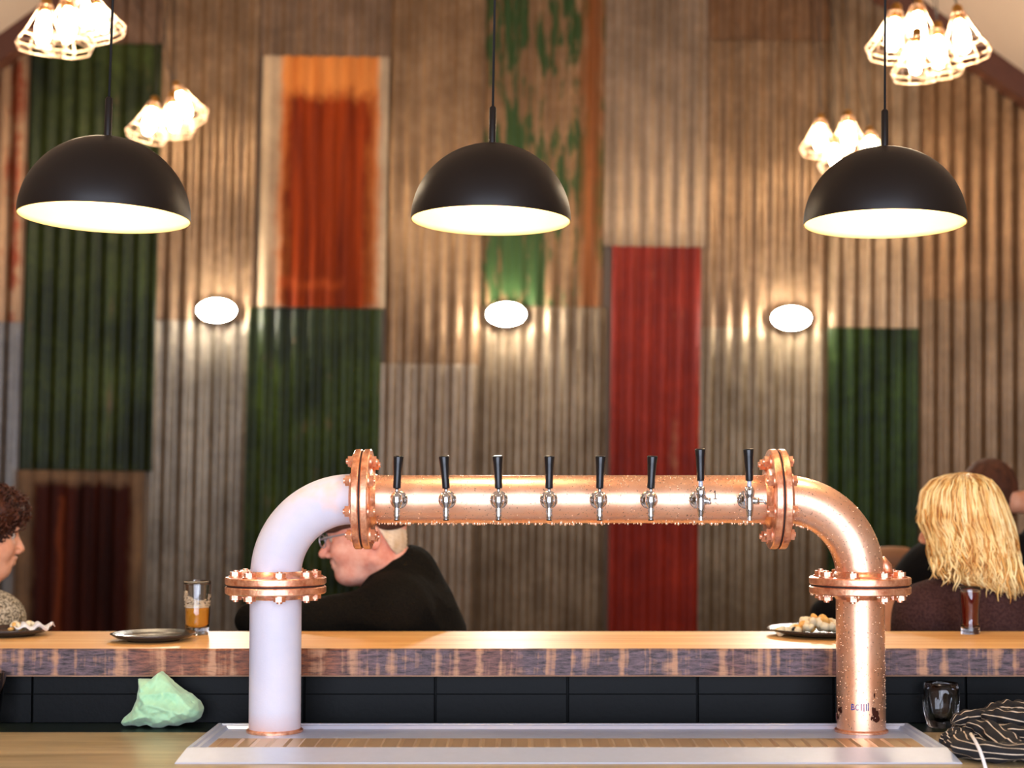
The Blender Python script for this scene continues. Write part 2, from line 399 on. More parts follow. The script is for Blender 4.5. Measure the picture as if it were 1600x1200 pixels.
def skin_mesh(f, lo, hi, h):
    lo = np.array(lo, float); hi = np.array(hi, float); s = 4
    nc = np.ceil((hi-lo)/(h*s)).astype(int)+1
    ax = [lo[i]+np.arange(nc[i])*h*s+h*(s-1)/2 for i in range(3)]
    G = np.stack(np.meshgrid(*ax, indexing='ij'), -1).reshape(-1, 3)
    C = f(G).reshape(nc); v = C.repeat(s, 0).repeat(s, 1).repeat(s, 2)
    mk = np.argwhere(np.abs(v) < s*h*1.6)
    v[tuple(mk.T)] = f(lo+mk*h)
    ins = v < 0; n = v.shape; cs = (n[0]-1, n[1]-1, n[2]-1)
    acc = np.zeros(cs+(3,)); cnt = np.zeros(cs)
    I = np.indices(n).astype(np.float32)
    for a in range(3):
        sl0 = [slice(None)]*3; sl1 = [slice(None)]*3; sl0[a] = slice(0, -1); sl1[a] = slice(1, None)
        v0 = v[tuple(sl0)]; v1 = v[tuple(sl1)]; cr = ins[tuple(sl0)] != ins[tuple(sl1)]
        t = np.where(cr, v0/np.where(cr, v0-v1, 1), 0)
        b, c = [q for q in range(3) if q != a]
        for db in (0, 1):
            for dc in (0, 1):
                s2 = [slice(None)]*3; s2[b] = slice(db, n[b]-1+db); s2[c] = slice(dc, n[c]-1+dc); s2 = tuple(s2)
                k = cr[s2]; cnt += k
                for q in range(3):
                    base = I[q][tuple(sl0)][s2] + (t[s2] if q == a else 0)
                    acc[..., q] += np.where(k, base, 0)
    cell = cnt > 0; idx = np.full(cs, -1); idx[cell] = np.arange(cell.sum())
    V = acc[cell]/cnt[cell][:, None]*h+lo; Fc = []
    for a in range(3):
        b, c = (a+1) % 3, (a+2) % 3
        sl0 = [slice(None)]*3; sl1 = [slice(None)]*3; sl0[a] = slice(0, -1); sl1[a] = slice(1, None)
        cr = ins[tuple(sl0)] != ins[tuple(sl1)]; w = np.argwhere(cr)
        w = w[(w[:, b] > 0) & (w[:, b] < n[b]-1) & (w[:, c] > 0) & (w[:, c] < n[c]-1)]
        if not len(w): continue
        q = []
        for db, dc in ((1, 1), (0, 1), (0, 0), (1, 0)):
            u = w.copy(); u[:, b] -= db; u[:, c] -= dc; q.append(idx[tuple(u.T)])
        q = np.stack(q, 1); fl = ~ins[tuple(w.T)]; q[fl] = q[fl][:, ::-1]; Fc.append(q)
    return V, np.concatenate(Fc)
def grow(mb, f, lo, hi, h, m=0): V, Fc = skin_mesh(f, lo, hi, h); mb.add(V, Fc, m); return mb

# ================================================================== THE ROOM
D_WALL = 7.4
LEAN = 0.0145                       # the old shed wall leans a little
u_ax = np.array([math.cos(LEAN), 0, -math.sin(LEAN)]); v_ax = np.array([math.sin(LEAN), 0, math.cos(LEAN)])
w0 = W(820, 760, D_WALL)
def wall_uv(px, py): d = W(px, py, D_WALL)-w0; return float(d @ u_ax), float(d @ v_ax)
def wall_pt(u, v, dy=0): return w0+u*u_ax+v*v_ax+np.array([0, dy, 0])
XL, XR, XP = -3.7, 3.35, -0.19
def roof_z(x): return 5.30-0.73*abs(x-XP)
th = 0.15
struct(MB().box((XL, YF, -0.1), (XR, D_WALL+0.1, 0)).obj('floor', M['floor']))
def gable(y0, y1):
    P = [(XL, 0), (XR, 0), (XR, roof_z(XR)), (XP, 5.30), (XL, roof_z(XL))]
    return P
m = MB(); P = gable(0, 0); k = len(P)
m.add([(x, D_WALL+0.06, z) for x, z in P]+[(x, D_WALL+0.2, z) for x, z in P], [tuple(range(k)), tuple(range(k, 2*k))[::-1]]+[(i, (i+1) % k+0, (i+1) % k+k, i+k) for i in range(k)])
struct(m.obj('wall_back', M['wall_plain'], smooth=False))
struct(MB().box((XL-th, YF, 0), (XL, D_WALL+0.2, roof_z(XL))).obj('wall_left', M['wall_plain'], smooth=False))
struct(MB().box((XR, YF, 0), (XR+th, D_WALL+0.2, roof_z(XR))).obj('wall_right', M['wall_plain'], smooth=False))
m = MB()
y0, y1 = YF-0.1, D_WALL+0.2
for x0, x1 in ((XL-th, XP), (XP, XR+th)):
    a, b = roof_z(x0), roof_z(x1)
    m.add([(x0, y0, a), (x1, y0, b), (x1, y1, b), (x0, y1, a), (x0, y0, a+0.1), (x1, y0, b+0.1), (x1, y1, b+0.1), (x0, y1, a+0.1)],
          [(0,3,2,1), (4,5,6,7), (0,1,5,4), (2,3,7,6), (1,2,6,5), (0,4,7,3)])
struct(m.obj('ceiling', M['plaster'], smooth=False))
# front wall with its two big windows, behind the photographer
m = MB(); z0, z1 = WIN_Z; yo, yi = YF-0.15, YF
Rg = np.array([[1,0,0],[0,0,-1],[0,1,0]])
def upright(poly): m.prism(poly, -yi, -yo, R=Rg)
upright([(XL, 0), (WIN[0][0], 0), (WIN[0][0], roof_z(WIN[0][0])), (XL, roof_z(XL))])
upright([(WIN[1][1], 0), (XR, 0), (XR, roof_z(XR)), (WIN[1][1], roof_z(WIN[1][1]))])
upright([(WIN[0][1], 0), (WIN[1][0], 0), (WIN[1][0], roof_z(WIN[1][0])), (WIN[0][1], roof_z(WIN[0][1]))])
for a, b in WIN: m.box((a, yo, 0), (b, yi, z0))
upright([(WIN[0][0], z1), (WIN[0][1], z1), (WIN[0][1], roof_z(WIN[0][1])), (XP, 5.30), (WIN[0][0], roof_z(WIN[0][0]))])
upright([(WIN[1][0], z1), (WIN[1][1], z1), (WIN[1][1], roof_z(WIN[1][1])), (WIN[1][0], roof_z(WIN[1][0]))])
struct(m.obj('wall_front', M['wall_plain'], smooth=False))
for i, (a, b) in enumerate(WIN):
    m = MB(); fr = 0.05
    for x in (a, (a+b)/2-fr/2, b-fr): m.box((x, YF-0.02, z0), (x+fr, YF+0.02, z1))
    for z in (z0, z1-fr): m.box((a, YF-0.02, z), (b, YF+0.02, z+fr))
    struct(m.obj('window_%d' % (i+1), M['cord'], smooth=False))
# rake beams along the top of the corrugated wall
for nm, x0, x1 in (('trim_1', XL, XP), ('trim_2', XP, XR)):
    m = MB(); a, b = roof_z(x0), roof_z(x1); d = 0.13
    m.add([(x0, D_WALL-0.09, a-d), (x1, D_WALL-0.09, b-d), (x1, D_WALL-0.09, b), (x0, D_WALL-0.09, a),
           (x0, D_WALL+0.06, a-d), (x1, D_WALL+0.06, b-d), (x1, D_WALL+0.06, b), (x0, D_WALL+0.06, a)],
          [(0,1,2,3), (7,6,5,4), (0,4,5,1), (3,2,6,7), (1,5,6,2), (0,3,7,4)])
    struct(m.obj(nm, M['brown_beam'], smooth=False))

# ------------------------------------------------------------------ the corrugated iron sheets
PITCHC = 0.076; AMP = 0.0075
def sheet(x0, x1, ytop, ybot, mat, label, lay=0, group='corrugated iron sheets of the back wall'):
    """pixel columns taken at mid height"""
    ym = 480
    uA = wall_uv(x0, ym)[0]; uB = wall_uv(x1, ym)[0]; xm = (x0+x1)/2
    vT = wall_uv(xm, ytop)[1]; vB = wall_uv(xm, ybot)[1]
    n = max(8, int((uB-uA)/PITCHC*10)); V = []; Fc = []
    us = np.linspace(uA, uB, n+1); dy = 0.022-0.004*lay
    # cut the top to the slope of the roof
    tops = []
    for u in us:
        t = vT
        while wall_pt(u, t)[2] > roof_z(wall_pt(u, t)[0])-0.02 and t > vB: t -= 0.01
        tops.append(t)
    fr = [0, 0.002, 0.006, 0.2, 0.4, 0.6, 0.8, 0.994, 0.998, 1]; rows = len(fr); O = wall_pt(uA, vB)
    for j in range(rows):
        for i, u in enumerate(us):
            v = vB+(tops[i]-vB)*fr[j]
            yy = dy+AMP*math.cos(2*PI*u/PITCHC)
            V.append((u-uA, yy, v-vB))
    for j in range(rows-1):
        for i in range(n): a = j*(n+1)+i; Fc.append((a, a+1, a+n+2, a+n+1))
    me_o = MB().add(V, Fc)
    o = me_o.obj('corrugated_sheet', mat, origin=(0,0,0), solid=0.0012)
    o.location = tuple(O); o.rotation_euler = (0, LEAN, 0)
    tag(o, label, 'corrugated sheet', group); return o
G = lambda s, a=GALV_A, b=GALV_B, st=None, am=0.0, **k: sheet_mat('galvanised_iron', a, b, seed=s, stain=st, stain_amt=am, **k)
RUSTY = srgb(120, 66, 34)
GR1, GR2 = srgb(14, 24, 6), srgb(68, 78, 30)
B = 1010
g_brn = (srgb(118, 90, 66), srgb(168, 134, 104))
sheet(-340, 33, -400, 500, sheet_mat('rust_streaked_iron', srgb(150, 112, 82), srgb(180, 140, 104), seed=1.1, stain=srgb(120, 48, 16), stain_amt=0.06), 'corrugated iron sheet with orange rust streaks at the left frame edge', 0)
sheet(-340, 33, 500, B, G(2.3, srgb(92, 86, 84), srgb(150, 140, 132)), 'grey corrugated sheet behind the curly-haired person, below the rust-streaked one', 1)
sheet(33, 243, -400, 66, G(3.1, srgb(112, 84, 66), srgb(158, 126, 104)), 'grey-brown corrugated sheet above the tall green one at the left', 0)
sheet(36, 243, 66, 735, sheet_mat('green_painted_iron', GR1, GR2, metal=0.12, rough=0.38, spec=0.22, seed=4.2, stain=srgb(96, 74, 52), stain_amt=-0.02), 'tall dark green corrugated sheet behind the left dome pendant lamp', 2)
RU = 0.608
sheet(26, 230, 735, B, sheet_mat('dark_rusted_iron', srgb(104, 80, 62), srgb(150, 112, 80), metal=0.0, rough=0.6, spec=0.1, seed=5.0,
      rects=((0.10, 0.57, -0.5, 0.77, (srgb(34, 10, 5), srgb(66, 24, 12)), 0.02, 0.06), (0.22, 0.245, 0.02, 0.70, srgb(110, 50, 22), 0.012, 0.05))), 'dark maroon rusted corrugated sheet low on the wall behind the black plate', 1)
sheet(243, 397, -400, 500, G(6.6, *g_brn), 'galvanised corrugated sheet above the left wall light', 1)
sheet(239, 392, 500, B, G(7.7, srgb(108, 96, 84), srgb(168, 152, 134)), 'galvanised corrugated sheet below the left wall light', 0)
sheet(397, 602, -400, 88, G(8.1, srgb(124, 98, 78), srgb(166, 134, 110)), 'galvanised corrugated sheet above the rust-red panel', 0)
hR = (480-88)/F*D_WALL
sheet(402, 601, 87, 480, sheet_mat('rust_red_iron', srgb(170, 142, 116), srgb(206, 176, 144), metal=0.0, rough=0.6, spec=0.12, seed=9.3,
      rects=((0.095, 0.56, 0.01, hR+0.2, (srgb(176, 96, 38), srgb(214, 134, 66)), 0.02, 0.06),
             (0.10, 0.545, -0.2, hR-0.16, (srgb(74, 14, 0), srgb(146, 52, 4)), 0.05, 0.12),
             (0.10, 0.40, 0.10, 0.135, srgb(150, 62, 20), 0.02, 0.06))), 'rust-red corrugated sheet with a pale border and orange top', 3)
sheet(388, 596, 481, B, sheet_mat('green_painted_iron', GR1, srgb(64, 78, 26), metal=0.12, rough=0.38, spec=0.22, seed=10.4, stain=srgb(104, 80, 54), stain_amt=-0.01), 'dark green corrugated sheet below the rust-red panel, behind the man in the cap', 2)
sheet(602, 752, -400, 568, G(11.5, srgb(124, 92, 64), srgb(172, 138, 106)), 'galvanised corrugated sheet between the rust-red panel and the middle pendant lamp', 0)
sheet(596, 748, 568, B, G(12.6, srgb(134, 112, 92), srgb(176, 154, 132)), 'paler galvanised corrugated sheet above the left half of the tap row', 1)
sheet(752, 942, -400, 478, sheet_mat('flaking_green_iron', srgb(120, 88, 60), srgb(170, 132, 98), seed=13.9, rough=0.45,
      patch=(srgb(48, 72, 34), 0.475, 0.05), rects=((0.475, 0.56, -0.3, 6, srgb(128, 74, 34), 0.03, 0.10),)), 'corrugated sheet with flaking green paint behind the middle pendant lamp', 1)
sheet(748, 950, 478, B, G(14.1, srgb(116, 94, 72), srgb(164, 142, 118)), 'galvanised corrugated sheet below the middle wall light', 0)
sheet(942, 1102, -400, 385, G(15.3, srgb(136, 112, 92), srgb(176, 150, 128)), 'pale galvanised corrugated sheet above the red panel', 2)
sheet(956, 1095, 385, B, sheet_mat('red_painted_iron', srgb(126, 26, 12), srgb(164, 48, 26), metal=0.05, rough=0.5, spec=0.25, seed=16.4, stain=srgb(150, 88, 62), stain_amt=0.0), 'tall red painted corrugated sheet behind the tap row', 3)
sheet(1095, 1297, -400, 62, G(17.0, srgb(112, 80, 56), srgb(150, 112, 82)), 'dark galvanised corrugated sheet topmost between the red panel and the right pendant lamp', 1)
sheet(1095, 1297, 62, 512, G(18.8, *g_brn), 'galvanised corrugated sheet above the right wall light', 0)
sheet(1095, 1296, 512, B, G(19.2, srgb(116, 96, 74), srgb(166, 144, 118)), 'galvanised corrugated sheet below the right wall light', 1)
sheet(1297, 1440, -400, 512, G(20.7, srgb(134, 106, 80), srgb(180, 150, 120)), 'galvanised corrugated sheet behind the right pendant lamp', 2)
sheet(1296, 1438, 512, B, sheet_mat('green_painted_iron', GR1, srgb(62, 84, 26), metal=0.12, rough=0.36, spec=0.22, seed=21.5), 'narrow dark green corrugated sheet behind the right copper elbow', 2)
sheet(1440, 1880, -400, 470, G(22.4, srgb(122, 88, 58), srgb(168, 128, 92)), 'brown galvanised corrugated sheet under the sloping beam at the right', 0)
sheet(1438, 1880, 470, B, G(23.9, srgb(118, 90, 64), srgb(166, 132, 100)), 'brown galvanised corrugated sheet behind the blonde person', 1)
# below the bar line the wall is clad the same way, out of sight; one plain band closes it
struct(MB().box((XL, D_WALL+0.02, 0), (XR, D_WALL+0.06, W(800, B-4, D_WALL)[2])).obj('baseboard_back', M['brown_beam'], smooth=False))

# ------------------------------------------------------------------ wall lights (bulkheads)
def bulkhead():
    t = thing('wall_light', '', 'wall light', (0, 0, 0), 'bulkhead lights on the corrugated wall')
    m = MB(); m.lathe([(0, 0), (0.082, 0), (0.084, 0.008), (0.078, 0.022), (0, 0.022)], n=32, R=rot_to((0,-1,0)), sx=1.2, sy=0.7); m.obj('back_plate', M['grey_metal'], t)
    m = MB(); pr = [(0.0, 0.062)]+[(0.072*math.sin(a), 0.022+0.04*math.cos(a)) for a in np.linspace(0.1, PI/2, 9)]
    m.lathe(pr, n=32, R=rot_to((0,-1,0)), sx=1.25, sy=0.72); m.obj('diffuser', M['sconce'], t)
    for s in (-0.045, 0.045):
        m = MB(); m.tube([(s*1.2, -0.02, -0.062), (s*1.2, -0.055, -0.045), (s*1.2, -0.066, 0), (s*1.2, -0.055, 0.045), (s*1.2, -0.02, 0.062)], 0.003, 6)
        m.obj('guard_bar', M['brass'], t)
    return t
wl = bulkhead()
for i, (px, py, lab) in enumerate(((340, 486, 'glowing bulkhead light on the wall between the left pendant lamp and rust-red panel'),
        (791, 492, 'glowing bulkhead light on the wall under the middle pendant lamp'),
        (1235, 498, 'glowing bulkhead light on the wall left of the narrow green sheet'))):
    u, v = wall_uv(px, py); p = wall_pt(u, v, -0.004)
    o = wl if i == 0 else dup(wl, p); o.location = tuple(p); o['label'] = lab

# ================================================================== THE BAR
DPF, DPB, HP, TP = 3.38, 3.785, 0.3505, 0.060
ZP = CAMZ-HP; ZC = CAMZ-0.515
XB0, XB1 = -2.2, 2.2
# plank: top of one board, rough sawn edge
m = MB(); n = 220; V = []; xs = np.linspace(XB0, XB1, n)
prof = lambda x: 0.0016*math.sin(x*9)+0.0012*math.sin(x*23+1)
ring = []
for x in xs:
    e = prof(x)
    ring.append([(x, DPF+0.003+e, ZP-TP), (x, DPF+e*0.5, ZP-TP+0.004), (x, DPF+e, ZP-0.004), (x, DPF+0.004+e, ZP), (x, DPB, ZP), (x, DPB, ZP-TP)])
V = [p for r in ring for p in r]; Fc = []; mi = []
for i in range(n-1):
    for q in range(6):
        q2 = (q+1) % 6; Fc.append((i*6+q, (i+1)*6+q, (i+1)*6+q2, i*6+q2)); mi.append(0 if q in (3,) else 1)
Fc += [(0,1,2,3,4,5), tuple((n-1)*6+q for q in (5,4,3,2,1,0))]; mi += [1, 1]
m.add(V, Fc); m.M = mi
o = m.obj('plank_bar_top', [M['plank_top'], M['plank_edge']], smooth=False)
tag(o, 'thick golden wooden plank bar top with a dark rough-sawn front edge', 'bar top')
# bar front: charcoal panels and carcass
DS = 3.415
t = thing('bar_counter', 'charcoal bar body with dark upright panels under the plank top', 'bar counter', (0, DS+0.1, 0))
MB().box((XB0+0.02, DS+0.012, 0), (XB1-0.02, DPB-0.06, ZP-TP)).obj('carcass', M['splash'], t, smooth=False)
joints = [-160, 50, 262, 475, 680, 887, 1090, 1303, 1510, 1715]
for a, b in zip(joints[:-1], joints[1:]):
    xa = W(a, 1090, DS)[0]+0.002; xb = W(b, 1090, DS)[0]-0.002
    mm = MB().box((xa, DS, ZC), (xb, DS+0.014, ZC+0.062)); mm.box((xa, DS+0.0008, ZC+0.0620), (xb, DS+0.014, ZP-TP-0.0005))
    mm.obj('panel', M['splash'], t, smooth=False, bevel=0.0015)
# ledge strip behind the counter: dark green put in for shade on the worktop
m = MB().box((XB0+0.02, 3.29, ZC-0.03), (XB1-0.02, DS-0.0005, ZC))
o = m.obj('shadow_strip', M['shadow'], smooth=False, bevel=0.001); tag(o, 'dark green ledge painted along the foot of the bar panels', 'shadow')
t = thing('work_counter', 'olive brown work counter carrying the steel drip tray', 'counter', (0, 3.08, 0))
MB().box((XB0+0.02, 2.865, ZC-0.032), (XB1-0.02, 3.288, ZC)).obj('worktop', M['counter'], t, smooth=False, bevel=0.0015)
MB().box((XB0+0.02, 2.855, ZC-0.20), (XB1-0.02, 2.8645, ZC-0.004)).obj('steel_front', M['steel_soft'], t, smooth=False, bevel=0.001)
MB().box((XB0+0.05, 2.90, 0), (XB1-0.05, 3.41, ZC-0.033)).obj('cabinet', M['splash'], t, smooth=False)

# ------------------------------------------------------------------ drip tray
TX0, TX1, TY0, TY1 = -0.65, 0.812, 2.91, 3.31; ZT = ZC+0.016
t = thing('drip_tray', 'long stainless steel drip tray under the copper beer tower', 'drip tray', ((TX0+TX1)/2, (TY0+TY1)/2, ZC))
m = MB()
def loop(x0, x1, y0, y1, z): return [(x0, y0, z), (x1, y0, z), (x1, y1, z), (x0, y1, z)]
L = [loop(TX0, TX1, TY0, TY1, ZC+0.0005), loop(TX0+0.001, TX1-0.001, TY0+0.002, TY1-0.001, ZC+0.003), loop(TX0+0.004, TX1-0.004, TY0+0.088, TY1-0.003, ZT), loop(TX0+0.012, TX1-0.012, TY0+0.094, TY1-0.010, ZT),
     loop(TX0+0.016, TX1-0.016, TY0+0.097, TY1-0.014, ZT-0.003), loop(TX0+0.024, TX1-0.024, TY0+0.102, TY1-0.022, ZT-0.003), loop(TX0+0.03, TX1-0.03, TY0+0.106, TY1-0.028, ZT-0.0085)]
V = [p for l in L for p in l]; Fc = []
for i in range(len(L)-1):
    for q in range(4): q2 = (q+1) % 4; Fc.append((i*4+q, i*4+q2, i*4+4+q2, i*4+4+q))
e = (len(L)-1)*4; Fc.append((e, e+1, e+2, e+3)); Fc.append((3, 2, 1, 0)); m.add(V, Fc)
m.obj('tray_pan', M['steel_soft'], t, smooth=False)
m = MB(); gx0, gx1, gy0, gy1 = TX0+0.036, TX1-0.036, TY0+0.110, TY0+0.235; zg = ZT-0.0075
m.box((gx0, gy0, zg-0.0005), (gx1, gy1, zg+0.0016))
x = gx0+0.012
while x < gx1-0.014:
    m.add([(x, gy0+0.008, zg+0.0016), (x+0.011, gy0+0.008, zg+0.0016), (x+0.011, gy1-0.008, zg+0.0016), (x, gy1-0.008, zg+0.0016), (x+0.0055, gy0+0.014, zg+0.0042), (x+0.0055, gy1-0.014, zg+0.0042)],
          [(0,1,4), (1,2,5,4), (2,3,5), (3,0,4,5)]); x += 0.032
m.obj('drain_grate', M['steel'], t, smooth=False)

# ------------------------------------------------------------------ the copper tower
DT = 3.25; px2m = DT/F
zA = W(800, 780, DT)[2]; xLp = W(431, 900, DT)[0]; xRp = W(1343.5, 900, DT)[0]
RL, RR = 0.0535, 0.0500; RE = 0.157; ZB = ZT-0.0083
zF = W(431, 914, DT)[2]; xF1 = W(568, 780, DT)[0]; xF2 = W(1214, 780, DT)[0]
tw = thing('beer_tower', 'copper pipe beer tower frosted white at its left end, with eight taps', 'beer tower', ((xLp+xRp)/2, DT, ZB))
FT = 0.017; GAP = 0.002
def arc(xc, zc, r, a0, a1, n=28): return [(xc+r*math.cos(a), DT, zc+r*math.sin(a)) for a in np.linspace(a0, a1, n)]
def pipe_obj(name, pts, r, mat, label=None):
    o = MB().tube(pts, r, 48).obj(name, mat, tw, sharp=50)
    if label: o['label'] = label
    return o
def straight(a, b, n=12): return [tuple(np.array(a)+(np.array(b)-np.array(a))*i/(n-1)) for i in range(n)]
pipe_obj('pipe', straight((xLp, DT, ZB), (xLp, DT, zF-GAP)), RL, M['frost'], 'frosted white upright pipe')
pipe_obj('pipe', straight((xRp, DT, ZB), (xRp, DT, zF-GAP)), RR, M['copper'], 'bare copper upright pipe')
pipe_obj('elbow', [(xLp, DT, zF+GAP)]+arc(xLp+RE, zA-RE, RE, PI, PI/2)+[(xF1-GAP, DT, zA)], RL-0.001, M['frost'], 'frosted white elbow')
pipe_obj('elbow', [(xF2+GAP, DT, zA)]+arc(xRp-RE, zA-RE, RE, PI/2, 0)+[(xRp, DT, zF+GAP)], RR, M['copper'], 'copper elbow')
pipe_obj('pipe', straight((xF1+GAP, DT, zA), (xF2-GAP, DT, zA), 40), RR, M['copper'], 'level copper pipe beaded with dew')
# foot collars
for x, r in ((xLp, RL), (xRp, RR)):
    MB().lathe([(r, 0.0), (r+0.005, 0.0), (r+0.005, 0.004), (r, 0.007)], (x, DT, ZB), 48).obj('foot_collar', M['flange'], tw, sharp=40)
def flange(c, axis, rp, ph):
    R = rot_to(axis); RF = 0.1045
    m = MB()
    for s in (1, -1):
        pr = [(rp*0.9, s*GAP), (RF-0.002, s*GAP), (RF, s*(GAP+0.002)), (RF, s*(FT-0.002)), (RF-0.002, s*FT), (rp+0.014, s*FT), (rp+0.006, s*(FT+0.004)), (rp, s*(FT+0.012))]
        if s < 0: pr = pr[::-1]
        m.lathe(pr, c, 56, R)
    f = m.obj('flange', M['flange'], tw, sharp=35)
    MB().lathe([(rp*0.9, -GAP), (RF-0.004, -GAP), (RF-0.004, GAP), (rp*0.9, GAP)], c, 48, R).obj('gasket', M['gasket'], f)
    for i in range(8):
        a = ph+2*PI*i/8; off = R @ np.array([0.082*math.cos(a), 0.082*math.sin(a), 0]); b = np.array(c)+off
        m = MB(); m.lathe([(0, FT+0.003), (0.0155, FT+0.003), (0.0155, FT), (0.0155, -FT), (0.0155, -FT-0.003), (0, -FT-0.003)], b, 14, R)
        m.prism(hexa(0.0125), FT+0.003, FT+0.0115, b, R); m.prism(hexa(0.0125), -FT-0.0125, -FT-0.003, b, R)
        m.lathe([(0, FT+0.0145), (0.0055, FT+0.0145), (0.006, FT+0.0115), (0.006, FT+0.010)], b, 10, R)
        m.lathe([(0.006, -FT-0.010), (0.006, -FT-0.0165), (0, -FT-0.0165)], b, 10, R)
        m.obj('bolt', M['flange'], f, sharp=40)
flange((xLp, DT, zF), (0, 0, 1), RL, 0.25); flange((xRp, DT, zF), (0, 0, 1), RR, 0.39)
flange((xF1, DT, zA), (1, 0, 0), RR, 0.30); flange((xF2, DT, zA), (1, 0, 0), RR, 0.30)
# lug on the right elbow
MB().tube([W(1377, 872, DT), W(1385, 885, DT), W(1387, 897, DT)], [0.008, 0.012, 0.012], 10).obj('lug', M['flange'], tw)
# condensation drops on the bare copper
m = MB()
oct_V = np.array([(1,0,0),(-1,0,0),(0,1,0),(0,-1,0),(0,0,1),(0,0,-1)], float)
def drop(c, r, el=1.0): m.sphere(c, (r, r, r*el), 7, 5)
for i in range(230):
    x = random.uniform(xF1+0.03, xF2-0.03); a = random.gauss(0, 0.16); r = random.uniform(0.0011, 0.0034)
    drop((x, DT+math.sin(a)*(RR+r*0.4), zA-math.cos(a)*(RR+r*0.4)), r, random.uniform(1.0, 1.5))
for i in range(700):
    x = random.uniform(xF1+0.03, xF2-0.03); a = random.uniform(0.0, PI*0.98); r = random.uniform(0.0005, 0.0013)
    if random.random() < 0.55: a = random.gauss(0.62, 0.2)*PI*0.5+PI*0.5
    drop((x, DT-abs(math.sin(a))*RR, zA-math.cos(a)*RR), r)
for i in range(220):
    z = random.uniform(ZB+0.01, zF-0.03); a = random.uniform(-PI/2, PI/2); drop((xRp+math.sin(a)*RR, DT-math.cos(a)*RR, z), random.uniform(0.0005, 0.0012), 1.2)
for i in range(160):
    b = random.uniform(0, PI/2); a = random.uniform(0, PI); rr = RE+math.cos(a)*RR
    drop((xRp-RE+rr*math.cos(b), DT-math.sin(a)*RR, zA-RE+rr*math.sin(b)), random.uniform(0.0005, 0.0014))
for i in range(26):
    b = PI/2-random.uniform(0, 0.5); rr = RE-RR-0.001; drop((xRp-RE+rr*math.cos(b), DT, zA-RE+rr*math.sin(b)), random.uniform(0.001, 0.0028), 1.3)
for c in ((xRp, zF-FT-0.005),):
    for i in range(60):
        a = random.uniform(0, 2*PI); drop((c[0]+0.1*math.cos(a), DT+0.1*math.sin(a), c[1]+0.003), random.uniform(0.001, 0.003), 1.3)
o = m.obj('dew_drops', M['dew'], tw); o['kind'] = 'stuff'
# rivulets and stain at the foot of the right pipe
def on_pipe(px, py, x0=None, r=RR, horiz=False):
    p = W(px, py, DT-r)
    if horiz:
        dz = p[2]-zA; return np.array([p[0], DT-math.sqrt(max(0, r*r-dz*dz)), p[2]])
    dx = p[0]-xRp; return np.array([p[0], DT-math.sqrt(max(0, r*r-dx*dx)), p[2]])
mk = MB(); rr = RR+0.0004
def stroke(pts, wd=0.0012, horiz=False): mk.tube([on_pipe(a, b, r=rr, horiz=horiz) for a, b in pts], wd*0.6, 5)
for pts in ([(1332,1101),(1332,1110)], [(1332,1101),(1335,1102),(1335.5,1104),(1332,1105.5),(1336,1107),(1336,1109),(1332,1110)],
            [(1342,1102.5),(1339.5,1101.5),(1338,1104),(1338,1108),(1339.5,1110),(1342,1109)],
            [(1346,1100),(1346,1111)], [(1350,1100),(1350,1112)], [(1353.5,1100),(1353.5,1111)], [(1356.5,1098),(1356.5,1111)]):
    stroke(pts, 0.0016)
o = mk.obj('printed_mark', simple('blue_ink', srgb(30, 62, 150), 0.5), tw); o['label'] = 'small blue letters and bars printed on the pipe foot'
mk = MB()
stroke([(1115.5,769.5),(1117.5,766.5),(1117.5,779)], 0.0017, True); stroke([(1114.5,779.5),(1120.5,779.5)], 0.0013, True); stroke([(1109,768),(1112,766)], 0.0012, True)
stroke([(1103,787),(1103,789)], 0.0013, True)
mk.obj('painted_numeral', M['gasket'], tw)
def blot(px, py, w_, h_):
    V = []; n_ = 18
    for k_ in range(n_):
        a = 2*PI*k_/n_; q = 1+0.18*math.sin(3*a+px)+0.1*math.sin(5*a)
        V.append(on_pipe(px+w_*q*math.cos(a), py+h_*q*math.sin(a), r=RR+0.0005))
    V.append(on_pipe(px, py, r=RR+0.0005)); mk = MB(); mk.add(V, [(k_, n_, (k_+1) % n_) for k_ in range(n_)]); mk.obj('tarnish_spot', TARN, tw)
TARN = simple('tarnish', srgb(70, 30, 18), 0.4, 0.5)
blot(1369, 1121, 7, 9); blot(1366, 1112, 3.5, 7); blot(1318, 1113, 2.0, 5); blot(1315, 1125, 1.2, 6); blot(1367, 1087, 1.2, 4)

